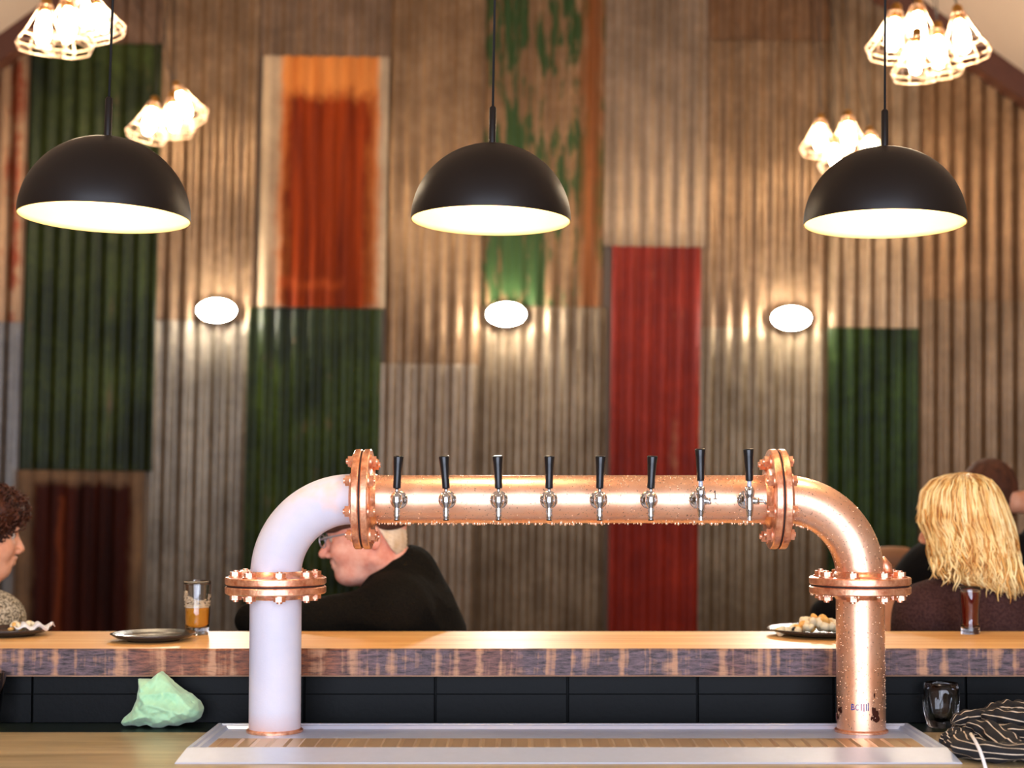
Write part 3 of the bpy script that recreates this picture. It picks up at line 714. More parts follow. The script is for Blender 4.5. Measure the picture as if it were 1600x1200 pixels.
# taps
def tap(px, kind, lean, hy):
    x = W(px, 778, DT-RR)[0]*(DT-RR)/(DT-RR); yb = DT-RR
    ty = yb-0.052; s = ty/F
    t = MB()
    z = lambda py: W(px, py, ty)[2]
    X = W(px, 778, ty)[0]
    Ry = rot_to((0, -1, 0))
    # wall flange and shank
    zc = z(781)
    t.lathe([(0, 0.0), (0.017, 0.0), (0.0185, 0.003), (0.016, 0.007), (0.010, 0.009), (0.009, 0.020), (0.0135, 0.021), (0.0135, 0.032), (0.009, 0.034), (0.009, 0.05), (0, 0.05)], (X, yb+0.002, zc), 28, Ry)
    tp = t.obj('tap', M['chrome'], tw, sharp=40); tp['label'] = 'chrome tap'
    b = MB()
    if kind == 0:
        b.lathe([(0, z(769)), (0.0045, z(769)), (0.005, z(771)), (0.0095, z(773)), (0.0105, z(777)), (0.0115, z(783)), (0.0105, z(788)), (0.006, z(793)), (0.0065, z(796)), (0.0075, z(799)), (0.006, z(802)), (0.0075, z(805)), (0.006, z(808)), (0.0055, z(811.5)), (0, z(811.5))][::-1], (X, ty, 0), 24)
        b.obj('tap_body', M['chrome'], tp, sharp=50)
        MB().lathe([(0.0, z(813.5)), (0.0055, z(813.5)), (0.006, z(811.5)), (0, z(811.5))], (X, ty, 0), 16).obj('nozzle', M['black_plastic'], tp)
    else:
        b.lathe([(0, z(759)), (0.006, z(760)), (0.0095, z(763)), (0.0105, z(768)), (0.0105, z(772)), (0.0085, z(777)), (0.0085, z(785)), (0.008, z(795)), (0.0055, z(806)), (0.0045, z(808)), (0.0058, z(810)), (0.0058, z(813)), (0, z(813))][::-1], (X, ty, 0), 24)
        b.obj('tap_body', M['chrome'], tp, sharp=50)
        l = MB(); lk = 0.55 if px < 1150 else 1.0; l.tube([(X, ty+0.004, z(783)), (X+0.022*lk, ty+0.004, z(783)), (X+0.030*lk, ty, z(783)), (X+0.034*lk, ty, z(788))], [0.0045, 0.004, 0.0035, 0.003], 10)
        l.lathe([(0, 0), (0.007, 0), (0.007, 0.012), (0, 0.012)], (X+0.008, ty+0.004, z(783)), 16, rot_to((1,0,0))); l.obj('flow_lever', M['chrome'], tp)
        MB().tube([(X, ty, z(760)), (X, ty, z(750))], 0.0045, 12).obj('stem', M['steel_soft'], tp)
    hb, ht = z(hy[1]), z(hy[0]); L = ht-hb
    d = np.array([math.sin(lean), -0.06, 1.0]); d /= np.linalg.norm(d)
    pr = [(0, 0), (0.0074, 0), (0.0079, 0.003), (0.0080, L*0.35), (0.0094, L*0.75), (0.0106, L-0.003), (0.0102, L-0.001), (0.0090, L), (0, L)]
    MB().lathe(pr, (X, ty, hb), 24, rot_to(d)).obj('handle', M['black_plastic'], tp, sharp=50)
    MB().tube([(X, ty, z(772)), tuple(np.array((X, ty, hb))+d*0.003)], 0.004, 10).obj('ferrule', M['chrome'], tp)
for px, kind, ln in ((620, 0, 0.05), (697, 0, -0.07), (779, 0, -0.03), (858, 0, 0.01), (937, 0, 0.03), (1017, 0, 0.05), (1095, 1, -0.02), (1171, 1, -0.03)):
    tap(px, kind, ln, (712, 763) if kind == 0 else (701, 751))

# ================================================================== DOME PENDANTS
def dome_lamp():
    t = thing('dome_pendant', '', 'pendant lamp', (0, 0, 0), 'black dome pendants over the bar')   # origin: centre of the rim
    R = 0.1685; H = 0.163; k = 26; th_ = 0.0022
    out = [(R*math.sin(a), H*math.cos(a)) for a in np.linspace(0, PI/2, k)]
    inn = [((R-th_)*math.sin(a), (H-th_)*math.cos(a)) for a in np.linspace(0, PI/2, k)][::-1]
    MB().lathe(out[::-1], n=72).obj('lamp_shade', M['lamp_black'], t)
    MB().lathe([(R, 0)]+inn, n=72).obj('shade_lining', M['lamp_in'], t)
    m = MB(); m.lathe([(0, H+0.082), (0.0045, H+0.082), (0.0075, H+0.078), (0.0075, H+0.0), (0.010, H-0.002), (0, H-0.002)][::-1], n=18); m.obj('rod', M['lamp_black'], t, sharp=50)
    MB().tube([(0, 0, H+0.08), (0, 0, 2.9)], 0.0026, 8).obj('cable', M['cord'], t)
    MB().lathe([(0.0, H-0.05), (0.022, H-0.05), (0.022, H-0.005), (0, H-0.005)], n=20).obj('socket', M['lamp_in'], t)
    MB().sphere((0, 0, H-0.082), (0.033, 0.033, 0.036), 20, 12).obj('bulb', M['pend_bulb'], t)
    return t
dl = dome_lamp()
for i, (px, py, D, rx, ry, lab) in enumerate(((163.5, 341, 3.075, -0.02, 0.020, 'black dome pendant lamp in front of the tall green sheet'),
        (767, 345.5, 3.25, -0.02, 0.016, 'black dome pendant lamp above the middle of the tap row'),
        (1382, 350.5, 3.25, -0.02, 0.018, 'black dome pendant lamp above the right copper elbow'))):
    p = W(px, py, D); o = dl if i == 0 else dup(dl, p); o.location = tuple(p); o.rotation_euler = (rx, ry, 0); o['label'] = lab
    p_top = p[2]+2.9
# ================================================================== CAGED BULBS
def caged():
    t = thing('caged_pendant', '', 'caged pendant', (0, 0, 0))       # origin: top of the socket
    MB().lathe([(0, 0), (0.012, 0), (0.020, -0.012), (0.021, -0.055), (0.016, -0.06), (0, -0.06)][::-1], n=18).obj('socket', M['brass'], t, sharp=40)
    MB().lathe([(0, -0.058), (0.014, -0.06), (0.024, -0.085), (0.030, -0.12), (0.029, -0.155), (0.018, -0.182), (0, -0.19)][::-1], n=20).obj('bulb', M['bulb'], t)
    m = MB(); n = 8
    prof = [(0.026, -0.035), (0.040, -0.075), (0.075, -0.145), (0.102, -0.185), (0.088, -0.215)]
    for i in range(n):
        a = 2*PI*i/n; m.tube([(r*math.cos(a), r*math.sin(a), z) for r, z in prof], 0.0029, 6)
    for r, z in (prof[0], prof[2], prof[3], prof[4]):
        m.tube([(r*math.cos(2*PI*i/n), r*math.sin(2*PI*i/n), z) for i in range(n)], 0.0029, 6, closed=True)
    m.obj('wire_cage', M['cage_wire'], t)
    return t
cg = caged(); first = True
groups = {'A': 'caged bulbs hanging at the upper left corner', 'B': 'caged bulbs behind the left dome lamp', 'C': 'caged bulbs hanging at the upper right', 'D': 'caged bulbs behind the right dome lamp'}
cages = [  # px, py of the bulb middle, distance, scale, tilt, group, label
 (68, 45, 5.5, 1.0, (0.1, 0.12), 'A', 'lit caged bulb nearest the left edge of the upper left cluster'),
 (105, 40, 5.35, 1.05, (-0.1, 0.0), 'A', 'lit caged bulb in the middle of the upper left cluster, hanging lowest'),
 (140, 18, 5.6, 1.0, (0, -0.05), 'A', 'lit caged bulb just left of the left dome lamp cable'),
 (156, 30, 5.4, 0.85, (0.1, -0.3), 'A', 'lit caged bulb crossed by the left dome lamp cable'),
 (234, 190, 6.7, 0.98, (0, 0.22), 'B', 'lit caged bulb nearest the left dome lamp, in the cluster behind it'),
 (271, 184, 6.6, 0.95, (0.1, -0.02), 'B', 'lit caged bulb in the middle of the cluster behind the left dome lamp'),
 (287, 165, 6.8, 0.98, (0, -0.35), 'B', 'tilted lit caged bulb highest in the cluster behind the left dome lamp'),
 (1396, 55, 5.4, 0.98, (0, 0.12), 'C', 'lit caged bulb beside the right dome lamp cable'),
 (1434, 46, 5.5, 1.0, (0, 0.0), 'C', 'lit caged bulb hanging highest in the upper right cluster'),
 (1431, 92, 5.3, 0.9, (0.1, 0.02), 'C', 'lit caged bulb hanging lowest in the upper right cluster'),
 (1466, 82, 5.45, 0.95, (0, -0.02), 'C', 'lit caged bulb low in the middle right of the upper right cluster'),
 (1503, 58, 5.4, 1.0, (0, -0.15), 'C', 'lit caged bulb farthest right in the upper right cluster'),
 (1281, 215, 6.7, 0.90, (0, 0.05), 'D', 'lit caged bulb farthest left in the cluster behind the right dome lamp'),
 (1326, 214, 6.6, 1.0, (0, -0.02), 'D', 'lit caged bulb in the middle of the cluster behind the right dome lamp'),
 (1362, 232, 6.8, 0.85, (0, -0.1), 'D', 'lit caged bulb nearest the rod of the right dome lamp'),
 (1304, 243, 6.5, 0.75, (0, 0.0), 'D', 'small lit caged bulb lowest in the cluster behind the right dome lamp')]
cordm = M['cord']
DEP = {'A': (5.2, 5.45, 5.7, 5.0), 'B': (6.45, 6.7, 6.95), 'C': (5.3, 5.8, 5.05, 5.55, 5.25), 'D': (6.45, 6.7, 6.95, 6.2)}; cnt_g = {k_: 0 for k_ in DEP}
for (px, py, D, sc, tl, g, lab) in cages:
    D0 = D; D = DEP[g][cnt_g[g]]; cnt_g[g] += 1; sc = sc*D/D0*0.93
    p = W(px, py, D); R3 = Euler((tl[0], tl[1], 0)).to_matrix(); off = np.array(R3 @ Vector((0, 0, -0.125*sc)))
    top = p-off
    o = cg if first else dup(cg, top); first = False
    o.location = tuple(top); o.rotation_euler = (tl[0], tl[1], 0); o.scale = (sc,)*3; o['label'] = lab; o['group'] = groups[g]
    # cord from the socket up to the ceiling
    zc = roof_z(top[0]); Ri = np.array(R3).T
    pts = [top+np.array([0, 0, dz]) for dz in np.linspace(0, zc-top[2], 12)]
    loc = [(Ri @ (q-top))/sc for q in pts]
    m = MB(); m.tube(loc, 0.0022, 6); m.add  # stays in the lamp's own frame
    me_par = {'_o': (0, 0, 0)}
    o['_o'] = [0.0, 0.0, 0.0]; m.obj('cord', cordm, o)

# ================================================================== TABLEWARE
def pint(c, h, r0, r1, level, mat, label, name, foam=True, curve=0.0):
    t = thing(name, label, 'drinking glass', c)
    k = 14; out = []; 
    def rad(u): return r0+(r1-r0)*u+curve*math.sin(u*PI)*(1-u)
    for i in range(k+1): u = i/k; out.append((rad(u), h*u))
    inn = [(rad(i/k)-0.0022, h*i/k) for i in range(k, 1, -1)]
    MB().lathe([(0, 0), (r0-0.002, 0)]+out+inn+[(0, h*2/k)], c, 40).obj('glass_wall', M['glass'], t)
    ub = 2/k; lv = level
    liq = [(0, h*ub+0.0006)]+[(rad(ub+(lv-ub)*i/8)-0.0026, h*(ub+(lv-ub)*i/8)+0.0006) for i in range(9)]+[(0, h*lv+0.0006)]
    MB().lathe(liq, c, 36).obj('drink', mat, t)
    if foam:
        MB().lathe([(0, h*lv+0.001)]+[(rad(lv)-0.003, h*lv+0.001), (rad(lv)-0.003, h*lv+0.0055)]+[(0, h*lv+0.006)], c, 30).obj('foam_head', M['foam'], t)
        m = MB()
        for i in range(170):
            a = random.uniform(PI*0.9, 2.1*PI); u = random.uniform(lv+0.03, lv+0.24-0.08*math.sin(a*1.5))
            r = rad(u)-0.0034; m.sphere((c[0]+r*math.cos(a), c[1]+r*math.sin(a), c[2]+h*u), (0.0030, 0.0030, 0.0016), 6, 4)
        m.obj('foam_lacing', M['foam'], t)
    return t
gb = Wz(319, 986.5, ZP); pint((gb[0], 3.70, ZP), 0.127, 0.0265, 0.0325, 0.50, M['beer'], 'half-drunk glass of golden beer with foam lacing on the plank', 'beer_glass', curve=0.002)
gb = W(1516, 986, 3.72); pint((gb[0], 3.72, ZP), 0.112, 0.0225, 0.0256, 0.88, M['cola'], 'small glass of dark reddish drink in front of the blonde person', 'drink_glass', foam=False, curve=-0.004)
def plate(px, D, R, label, food=None):
    c = np.array([W(px, 990, D)[0], D, ZP])
    t = thing('dinner_plate', label, 'plate', c, 'dark plates on the plank bar top')
    MB().lathe([(0, 0.001), (R*0.6, 0.0), (R*0.62, 0.003), (R*0.85, 0.008), (R, 0.0165), (R-0.002, 0.0180), (R*0.84, 0.0105), (R*0.62, 0.006), (0, 0.0055)], c, 56).obj('dish', M['plate_dark'], t)
    return c
plate(240, 3.56, 0.097, 'empty dark plate beside the beer glass')
c1 = plate(15, 3.68, 0.096, 'dark plate with scraps in front of the curly-haired person')
c2 = plate(1284, 3.68, 0.128, 'dark plate of food behind the right upright pipe')
# food is heaped stuff on the plate
def heap(c, items, label):
    m = MB()
    for dx, dy, dz, r, mi in items: m.sphere((c[0]+dx, c[1]+dy, c[2]+dz), r, 10, 7, mi, rot_to((random.uniform(-1,1), random.uniform(-1,1), 1)))
    V = m.V
    o = m.obj('food_scraps', [M['food'], M['food2'], M['olive']]); tag(o, label, 'food', kind='stuff'); return o
it = []
for i in range(60):
    x = random.gauss(0.0, 0.042); hh = 0.032*math.exp(-(x/0.05)**2)
    it.append((x-0.012, random.uniform(-0.05, 0.04), 0.012+random.uniform(0.2, 1)*hh, tuple(random.uniform(0.006, 0.014) for _ in range(3)), random.choice((0, 0, 0, 1))))
for i in range(8): it.append((-0.068+random.uniform(-0.008, 0.012), random.uniform(-0.04, 0), 0.014+random.uniform(0, 0.006), (0.006, 0.006, 0.004), 2))
for i in range(24): it.append((0.055+random.uniform(-0.03, 0.02), random.uniform(-0.05, 0.02), 0.016+random.uniform(0, 0.018), tuple(random.uniform(0.008, 0.013) for _ in range(3)), random.choice((0, 1))))
heap(c2, it, 'heap of pale food on the plate behind the right upright pipe')
it = [(random.uniform(0.0, 0.055), random.uniform(-0.03, 0.04), 0.016+random.uniform(0, 0.010), tuple(random.uniform(0.004, 0.010) for _ in range(3)), random.choice((0, 0, 1, 0))) for i in range(26)]
heap(c1, it, 'pale scraps on the plate in front of the curly-haired person')
# crumpled paper napkin at the rim of the left plate
m = MB(); n = 26; V = []
for j in range(n):
    for i in range(n):
        u, v = i/(n-1)-0.5, j/(n-1)-0.5
        V.append((c1[0]+0.062+u*0.075, c1[1]-0.01+v*0.07, ZP+0.0225+0.005*math.sin(u*14+v*5)+0.004*math.sin(v*17-u*6)))
m.add(V, [(j*n+i, j*n+i+1, (j+1)*n+i+1, (j+1)*n+i) for j in range(n-1) for i in range(n-1)])
tag(m.obj('paper_napkin', M['napkin'], solid=0.0008), 'crumpled white paper napkin on the rim of the left plate', 'napkin')

# barrel tumbler on the work side, and the tall glass at the left edge
gp = Wz(1477, 1139, ZC); cx_, cy_ = gp[0], min(gp[1]+0.03, 3.37)
H = 0.094; out = [(0.026, 0), (0.030, 0.004), (0.036, 0.03), (0.0385, 0.055), (0.0372, 0.078), (0.0355, H)]
inn = [(0.0330, H), (0.0305, 0.080), (0.0275, 0.058), (0.0245, 0.036), (0.017, 0.018), (0, 0.014)]
V = MB(); V.lathe([(0, 0)]+out+inn, (cx_, cy_, ZC), 40)
A = V.V[0]; ang = np.arctan2(A[:,1]-cy_, A[:,0]-cx_); rr_ = np.hypot(A[:,0]-cx_, A[:,1]-cy_); k = 1+0.045*np.cos(ang*10)*np.sin(np.clip((A[:,2]-ZC)/H, 0, 1)*PI)
A[:,0] = cx_+rr_*k*np.cos(ang); A[:,1] = cy_+rr_*k*np.sin(ang)
tag(V.obj('glass_tumbler', M['glass']), 'empty clear barrel tumbler beside the striped cloth', 'drinking glass')
gp = W(-26, 1130, 3.34)
tag(MB().lathe([(0, 0), (0.030, 0), (0.034, 0.03), (0.044, 0.118), (0.0415, 0.118), (0.031, 0.03), (0.027, 0.008), (0, 0.008)], (gp[0], 3.345, ZC), 40).obj('tall_glass', M['glass']), 'empty flared glass cut by the left frame edge', 'drinking glass')

# ------------------------------------------------------------------ mint cloth, bunched up against the panels
def fold(P, amp, seed=0.0):
    x, y, z = P[:,0], P[:,1], P[:,2]
    return amp*(np.sin(x*95+z*60+seed)*0.5+np.sin(z*130-x*45+seed*2)*0.35+np.sin((x+z)*210+y*80)*0.18)
DC = 3.335
q = lambda px, py, d=0.0: W(px, py, DC+d)
OUT = np.array([(q(a_, b_)[0], q(a_, b_)[2]) for a_, b_ in ((187,1130),(192,1122),(204,1112),(211,1094),(216,1078),(213,1062),(219,1063),(232,1064),(241,1056),(247,1051),(256,1057),(268,1070),(282,1082),(296,1086),(308,1098),(313,1112),(310,1124),(300,1130),(287,1131),(276,1136),(262,1134),(250,1139),(238,1138),(230,1133),(214,1137),(205,1134),(192,1136))])
def poly_sd(X, Z):
    d = np.full(X.shape, 1e9); ins = np.zeros(X.shape, bool); n_ = len(OUT)
    for i in range(n_):
        a_, b_ = OUT[i], OUT[(i+1) % n_]; e = b_-a_; h = np.clip(((X-a_[0])*e[0]+(Z-a_[1])*e[1])/e.dot(e), 0, 1)
        d = np.minimum(d, np.hypot(X-a_[0]-h*e[0], Z-a_[1]-h*e[1]))
        c_ = (a_[1] > Z) != (b_[1] > Z); xi = a_[0]+(Z-a_[1])*e[0]/(e[1] if abs(e[1]) > 1e-9 else 1e-9); ins ^= c_ & (X < xi)
    return np.where(ins, -d, d)
FOLDS = [((248,1052),(219,1078),(232,1096),.012,9), ((216,1084),(268,1080),(282,1084),.010,7), ((262,1066),(292,1096),(311,1110),.012,8), ((208,1112),(240,1098),(262,1102),.010,8),
         ((190,1128),(232,1116),(270,1122),.009,8), ((232,1134),(262,1122),(305,1104),.012,8), ((255,1134),(285,1124),(310,1116),.010,7), ((222,1066),(226,1086),(214,1104),.007,6), ((240,1110),(268,1106),(296,1114),.008,7), ((205,1132),(215,1120),(236,1118),.008,6)]
def cloth_f(P):
    X, Y, Z = P[:,0], P[:,1], P[:,2]; d = poly_sd(X, Z); T = 0.008+0.050*(1-np.exp(np.minimum(d, 0)/0.022))
    for a_, b_, c_, amp, wd in FOLDS:
        dd = np.full(X.shape, 1e9)
        for u_, v_ in ((a_, b_), (b_, c_)):
            A_, B_ = q(*u_), q(*v_); A_, B_ = A_[[0, 2]], B_[[0, 2]]; e = B_-A_; h = np.clip(((X-A_[0])*e[0]+(Z-A_[1])*e[1])/e.dot(e), 0, 1)
            dd = np.minimum(dd, np.hypot(X-A_[0]-h*e[0], Z-A_[1]-h*e[1]))
        T = T+amp*np.maximum(0, 1-dd/(wd*0.0022))**1.3
    T = T+0.0022*(np.abs(np.sin(X*120+Z*170+np.sin(X*60)*1.2))-0.5)+0.0016*(np.abs(np.sin(X*210-Z*140))-0.5)
    side = np.where(Y < DC+0.02, DC+0.02-Y-T, (Y-DC-0.02)-np.minimum(T, 0.035))
    v = -smin(-d, -side, 0.004)
    return np.maximum(v, ZC+0.0006-Z)
m = grow(MB(), cloth_f, (OUT[:,0].min()-0.02, DC-0.09, ZC-0.005), (OUT[:,0].max()+0.02, DC+0.07, OUT[:,1].max()+0.02), 0.0022)
tag(m.obj('cleaning_cloth', M['mint']), 'crumpled mint green cloth pushed against the dark bar panels', 'cloth')

# ------------------------------------------------------------------ striped apron thrown down in folds
m = MB(); uvs = []
def strip(path, width, thick, seed, nrm=None, dens=60.0, roll=1.0):
    """a soft fold: a flattened wavy roll along a path; uv.v counts the stripes around it"""
    P = np.array(path, float); n = 46; ts = np.linspace(0, len(P)-1, n); Q = np.stack([np.interp(ts, range(len(P)), P[:,i]) for i in range(3)], 1)
    for _ in range(5): Q[1:-1] = (Q[:-2]+Q[1:-1]*2+Q[2:])/4
    Q[:,2] = np.maximum(Q[:,2], ZC+thick*1.05); k = 26; V = []; U = []
    T = np.gradient(Q, axis=0); T /= np.linalg.norm(T, axis=1, keepdims=True)
    for i in range(n):
        side = np.cross(T[i], (0, 0, 1)); side /= max(np.linalg.norm(side), 1e-6); up = np.cross(side, T[i])
        e = math.sin(PI*min(1, max(0, (i+0.35)/(n-0.3))))**0.35
        for j in range(k):
            a = 2*PI*j/k; wv = 1+0.13*math.sin(i*0.55+3*a+seed)+0.08*math.sin(i*0.9-2*a)
            V.append(Q[i]+side*math.cos(a)*width*wv*e+up*math.sin(a)*thick*wv*e); U.append((i/n, (a/(2*PI)*dens+i*0.012*dens/6+seed)))
    Fc = []
    for i in range(n-1):
        for j in range(k): j2 = (j+1) % k; Fc.append((i*k+j, i*k+j2, (i+1)*k+j2, (i+1)*k+j))
    Fc += [tuple(range(k))[::-1], tuple((n-1)*k+j for j in range(k))]
    m.add(V, Fc)
    for f in Fc:
        for vi in f:
            u_, v_ = U[vi]
            if len(f) == 4 and vi % k == 0 and any(w_ % k == k-1 for w_ in f): v_ += dens
            uvs.append((u_, v_))
S = lambda px, py, d: W(px, py, d)
strip([S(1492,1140,3.12), S(1500,1160,3.06), S(1510,1180,2.96), S(1560,1186,2.915), S(1640,1188,2.91)], 0.030, 0.020, 0.2, dens=9)
strip([S(1489,1130,3.17), S(1505,1124,3.18), S(1540,1121,3.18), S(1600,1122,3.18), S(1650,1120,3.18)], 0.026, 0.018, 1.2, dens=7)
strip([S(1500,1145,3.12), S(1540,1150,3.08), S(1600,1150,3.06), S(1660,1150,3.06)], 0.040, 0.022, 2.2, dens=9)
strip([S(1512,1132,3.10), S(1545,1140,3.06), S(1580,1168,2.96), S(1600,1182,2.92), S(1650,1190,2.91)], 0.028, 0.020, 3.1, dens=8)
strip([S(1535,1118,3.16), S(1570,1122,3.13), S(1620,1130,3.1), S(1680,1130,3.1)], 0.030, 0.020, 4.4, dens=7)
strip([S(1540,1112,3.24), S(1580,1110,3.24), S(1650,1112,3.24)], 0.040, 0.020, 5.0, dens=7)
strip([S(1488,1150,3.10), S(1492,1165,3.05), S(1500,1185,3.0)], 0.026, 0.018, 0.9, dens=10)
o = m.obj('striped_apron', M['stripe']); me = o.data; uvl = me.uv_layers.new(name='UVMap')
uvl.data.foreach_set('uv', [c for uv_ in uvs for c in uv_])
tag(o, 'black cloth with thin cream stripes heaped on the work counter at the right', 'cloth')
st = MB(); P0 = [S(1517,1147,2.96), S(1524,1158,2.905), S(1531,1172,2.872), S(1536,1186,2.858), S(1540,1200,2.845), S(1543,1222,2.842)]
for a_, b_ in zip(P0[:-1], P0[1:]): pass
st.tube(P0, 0.0035, 6); st.obj('tie_string', M['napkin'], o)

# ================================================================== PEOPLE
def Rz(a): c, s = math.cos(a), math.sin(a); return np.array([[c, -s, 0], [s, c, 0], [0, 0, 1]])
def head_field(C, R, nose=1.0, fat=1.0, neck_to=None, ear=-0.014):
    """C: centre of the skull; R: columns = forward, left, up. Head about 0.235 m tall"""
    fw, lf, up = R[:,0], R[:,1], R[:,2]
    p = lambda f, l, u: C+fw*f+lf*l+up*u
    it = [(ell(p(-0.012, 0, 0.022), (0.098, 0.077, 0.092), R), 0),
          (ell(p(0.030, 0, -0.035), (0.062, 0.062*fat, 0.078), R), 0.03),
          (ell(p(0.052, 0, -0.088), (0.034, 0.036*fat, 0.024), R), 0.025),
          (cap(p(0.055, 0, -0.090), p(-0.02, 0.052*fat, -0.060), 0.020, 0.020), 0.025),
          (cap(p(0.055, 0, -0.090), p(-0.02, -0.052*fat, -0.060), 0.020, 0.020), 0.025),
          (ell(p(0.062, 0.032, -0.034), (0.026, 0.024*fat, 0.026), R), 0.02), (ell(p(0.062, -0.032, -0.034), (0.026, 0.024*fat, 0.026), R), 0.02),
          (cap(p(0.082, 0.030, 0.018), p(0.088, -0.030, 0.018), 0.010), 0.015),
          (ell(p(0.094, 0.029, 0.000), (0.014, 0.014, 0.011), R), 0.012, 'cut'), (ell(p(0.094, -0.029, 0.000), (0.014, 0.014, 0.011), R), 0.012, 'cut'),
          (cap(p(0.088, 0, 0.004), p(0.088+0.024*nose, 0, -0.034), 0.007, 0.0115*min(nose, 1.1)), 0.008),
          (ell(p(0.100, 0.012, -0.040), (0.011, 0.009, 0.008), R), 0.006), (ell(p(0.100, -0.012, -0.040), (0.011, 0.009, 0.008), R), 0.006),
          (cap(p(0.090, 0.016, -0.060), p(0.096, 0, -0.058), 0.0055), 0.006), (cap(p(0.090, -0.016, -0.060), p(0.096, 0, -0.058), 0.0055), 0.006),
          (cap(p(0.088, 0.014, -0.071), p(0.093, 0, -0.071), 0.0062), 0.006), (cap(p(0.088, -0.014, -0.071), p(0.093, 0, -0.071), 0.0062), 0.006),
          (cap(p(0.100, 0.022, -0.0645), p(0.104, 0, -0.0645), 0.0025), 0.003, 'cut'), (cap(p(0.100, -0.022, -0.0645), p(0.104, 0, -0.0645), 0.0025), 0.003, 'cut')]
    for s in (1, -1):
        it += [(ell(p(ear, s*0.079, -0.012), (0.019, 0.009, 0.032), R), 0.008), (ell(p(ear+0.004, s*0.088, -0.006), (0.010, 0.006, 0.018), R), 0.004, 'cut'), (cap(p(0.092, s*0.022, -0.040), p(0.080, s*0.036, -0.066), 0.0022), 0.007, 'cut')]
    if neck_to is not None: it.append((cap(p(-0.028, 0, -0.06), neck_to, 0.056, 0.062), 0.03))
    return it, p
def eyes(p, R, parent):
    for s in (1, -1):
        e = MB().sphere(p(0.0765, s*0.029, 0.000), 0.0118, 14, 10).obj('eye', M['eye_white'], parent)
        MB().sphere(p(0.0838, s*0.029, -0.001), (0.0052, 0.0055, 0.0055), 10, 8, 0, R).obj('iris', M['iris'], e)
def hand_items(wrist, d, nrm, size=1.0, curl=0.6, side=1):
    """palm with four unequal curled fingers and a thumb leaving its side near the base"""
    d = np.array(d, float); d /= np.linalg.norm(d); nrm = np.array(nrm, float); nrm -= d*nrm.dot(d); nrm /= np.linalg.norm(nrm); sd = np.cross(nrm, d)*side
    w_ = np.array(wrist, float); it = []; s = size
    for k, (o_, L) in enumerate(((-0.030, 0.074), (-0.010, 0.084), (0.010, 0.078), (0.029, 0.062))):
        k0 = w_+d*0.085*s+sd*o_*s; it.append((cap(w_+d*0.02*s+sd*o_*0.6*s, k0, 0.014*s, 0.011*s), 0.012))
    for k, (o_, L) in enumerate(((-0.030, 0.074), (-0.010, 0.084), (0.010, 0.078), (0.029, 0.062))):
        a = w_+d*0.085*s+sd*o_*s; ang = curl*0.5; prev = a
        for seg, fr in enumerate((0.45, 0.32, 0.23)):
            dd = d*math.cos(ang)-nrm*math.sin(ang); nx = prev+dd*L*fr*s; it.append((cap(prev, nx, (0.0092-0.0008*seg)*s, (0.0084-0.0008*seg)*s), 0.003)); prev = nx; ang += curl
    a = w_+d*0.025*s-sd*0.028*s; b = a+(d*0.55-sd*0.75-nrm*0.25)*0.042*s; c = b+(d*0.85-sd*0.25-nrm*0.4)*0.034*s
    it += [(cap(a, b, 0.014*s, 0.011*s), 0.010), (cap(b, c, 0.0105*s, 0.009*s), 0.003)]
    return it
def bounds(pts, pad): P = np.array(pts); return P.min(0)-pad, P.max(0)+pad
def legs(hip, fwd, spread, seat_z, mbt, mbs, reach=0.40):
    """seated legs: thighs forward, shins down to the floor; returns fields"""
    fwd = np.array(fwd, float); fwd /= np.linalg.norm(fwd); sd = np.cross((0,0,1), fwd); it = []; sh = []
    for s in (1, -1):
        h0 = hip+sd*s*0.09; kn = h0+fwd*reach+sd*s*spread; kn[2] = seat_z-0.03; an = kn+fwd*0.06; an[2] = 0.09
        it += [(cap(h0, kn, 0.088, 0.062), 0.05), (cap(kn, an, 0.060, 0.042), 0.02)]
        sh.append([(cap(an+np.array([0,0,-0.045]), an+fwd*0.14+np.array([0,0,-0.055]), 0.040, 0.032), 0.0)])
    return it, sh

# ---- the man in the flat cap, leaning on folded arms
DM = 3.98; pm = lambda px, py, d=0.0: W(px, py, DM+d)
t = thing('person', 'person in a brown flat cap, glasses and black sweater leaning on folded arms, facing left', 'person', (pm(640, 1000)[0], DM, 0))
tilt = math.radians(-4)
Rm = np.array([[-1, 0, 0], [0, -1, 0], [0, 0, 1.0]]); Ry_ = lambda a: np.array([[math.cos(a), 0, math.sin(a)], [0, 1, 0], [-math.sin(a), 0, math.cos(a)]])
Rm = Ry_(math.radians(-9)) @ Rz(math.radians(-6)) @ Rm
Cm = pm(571, 834)
neckb = pm(622, 905, 0.02)
it, p = head_field(Cm, Rm, nose=1.18, fat=1.0, neck_to=neckb, ear=-0.036)
it += [(ell(p(0.035, 0, -0.100), (0.05, 0.045, 0.022), Rm), 0.025)]
shL, shR = pm(622, 950, -0.11), pm(628, 950, 0.19)
elL, elR = pm(505, 972, -0.09), pm(520, 985, 0.20)
haL, haR = pm(398, 968, -0.02), pm(420, 990, 0.14)
chest = pm(636, 990, 0.02); waist = pm(640, 1110, 0.02); hip = pm(642, 1215, 0.02)
arms = [(cap(neckb, chest, 0.075, 0.10), 0.04), (cap(shL, elL, 0.045, 0.036), 0.03), (cap(elL, haL, 0.035, 0.027), 0.02), (cap(shR, elR, 0.045, 0.036), 0.03), (cap(elR, haR, 0.035, 0.027), 0.02),
        (cap(shL, shR, 0.05, 0.05), 0.05), (cap(chest, waist, 0.12, 0.11), 0.05), (cap(waist, hip, 0.11, 0.13), 0.05)]
lg, shoes = legs(hip, (-1, 0, 0), 0.03, hip[2], None, None)
lg_in = [(cap(*x), k) for x, k in ()]
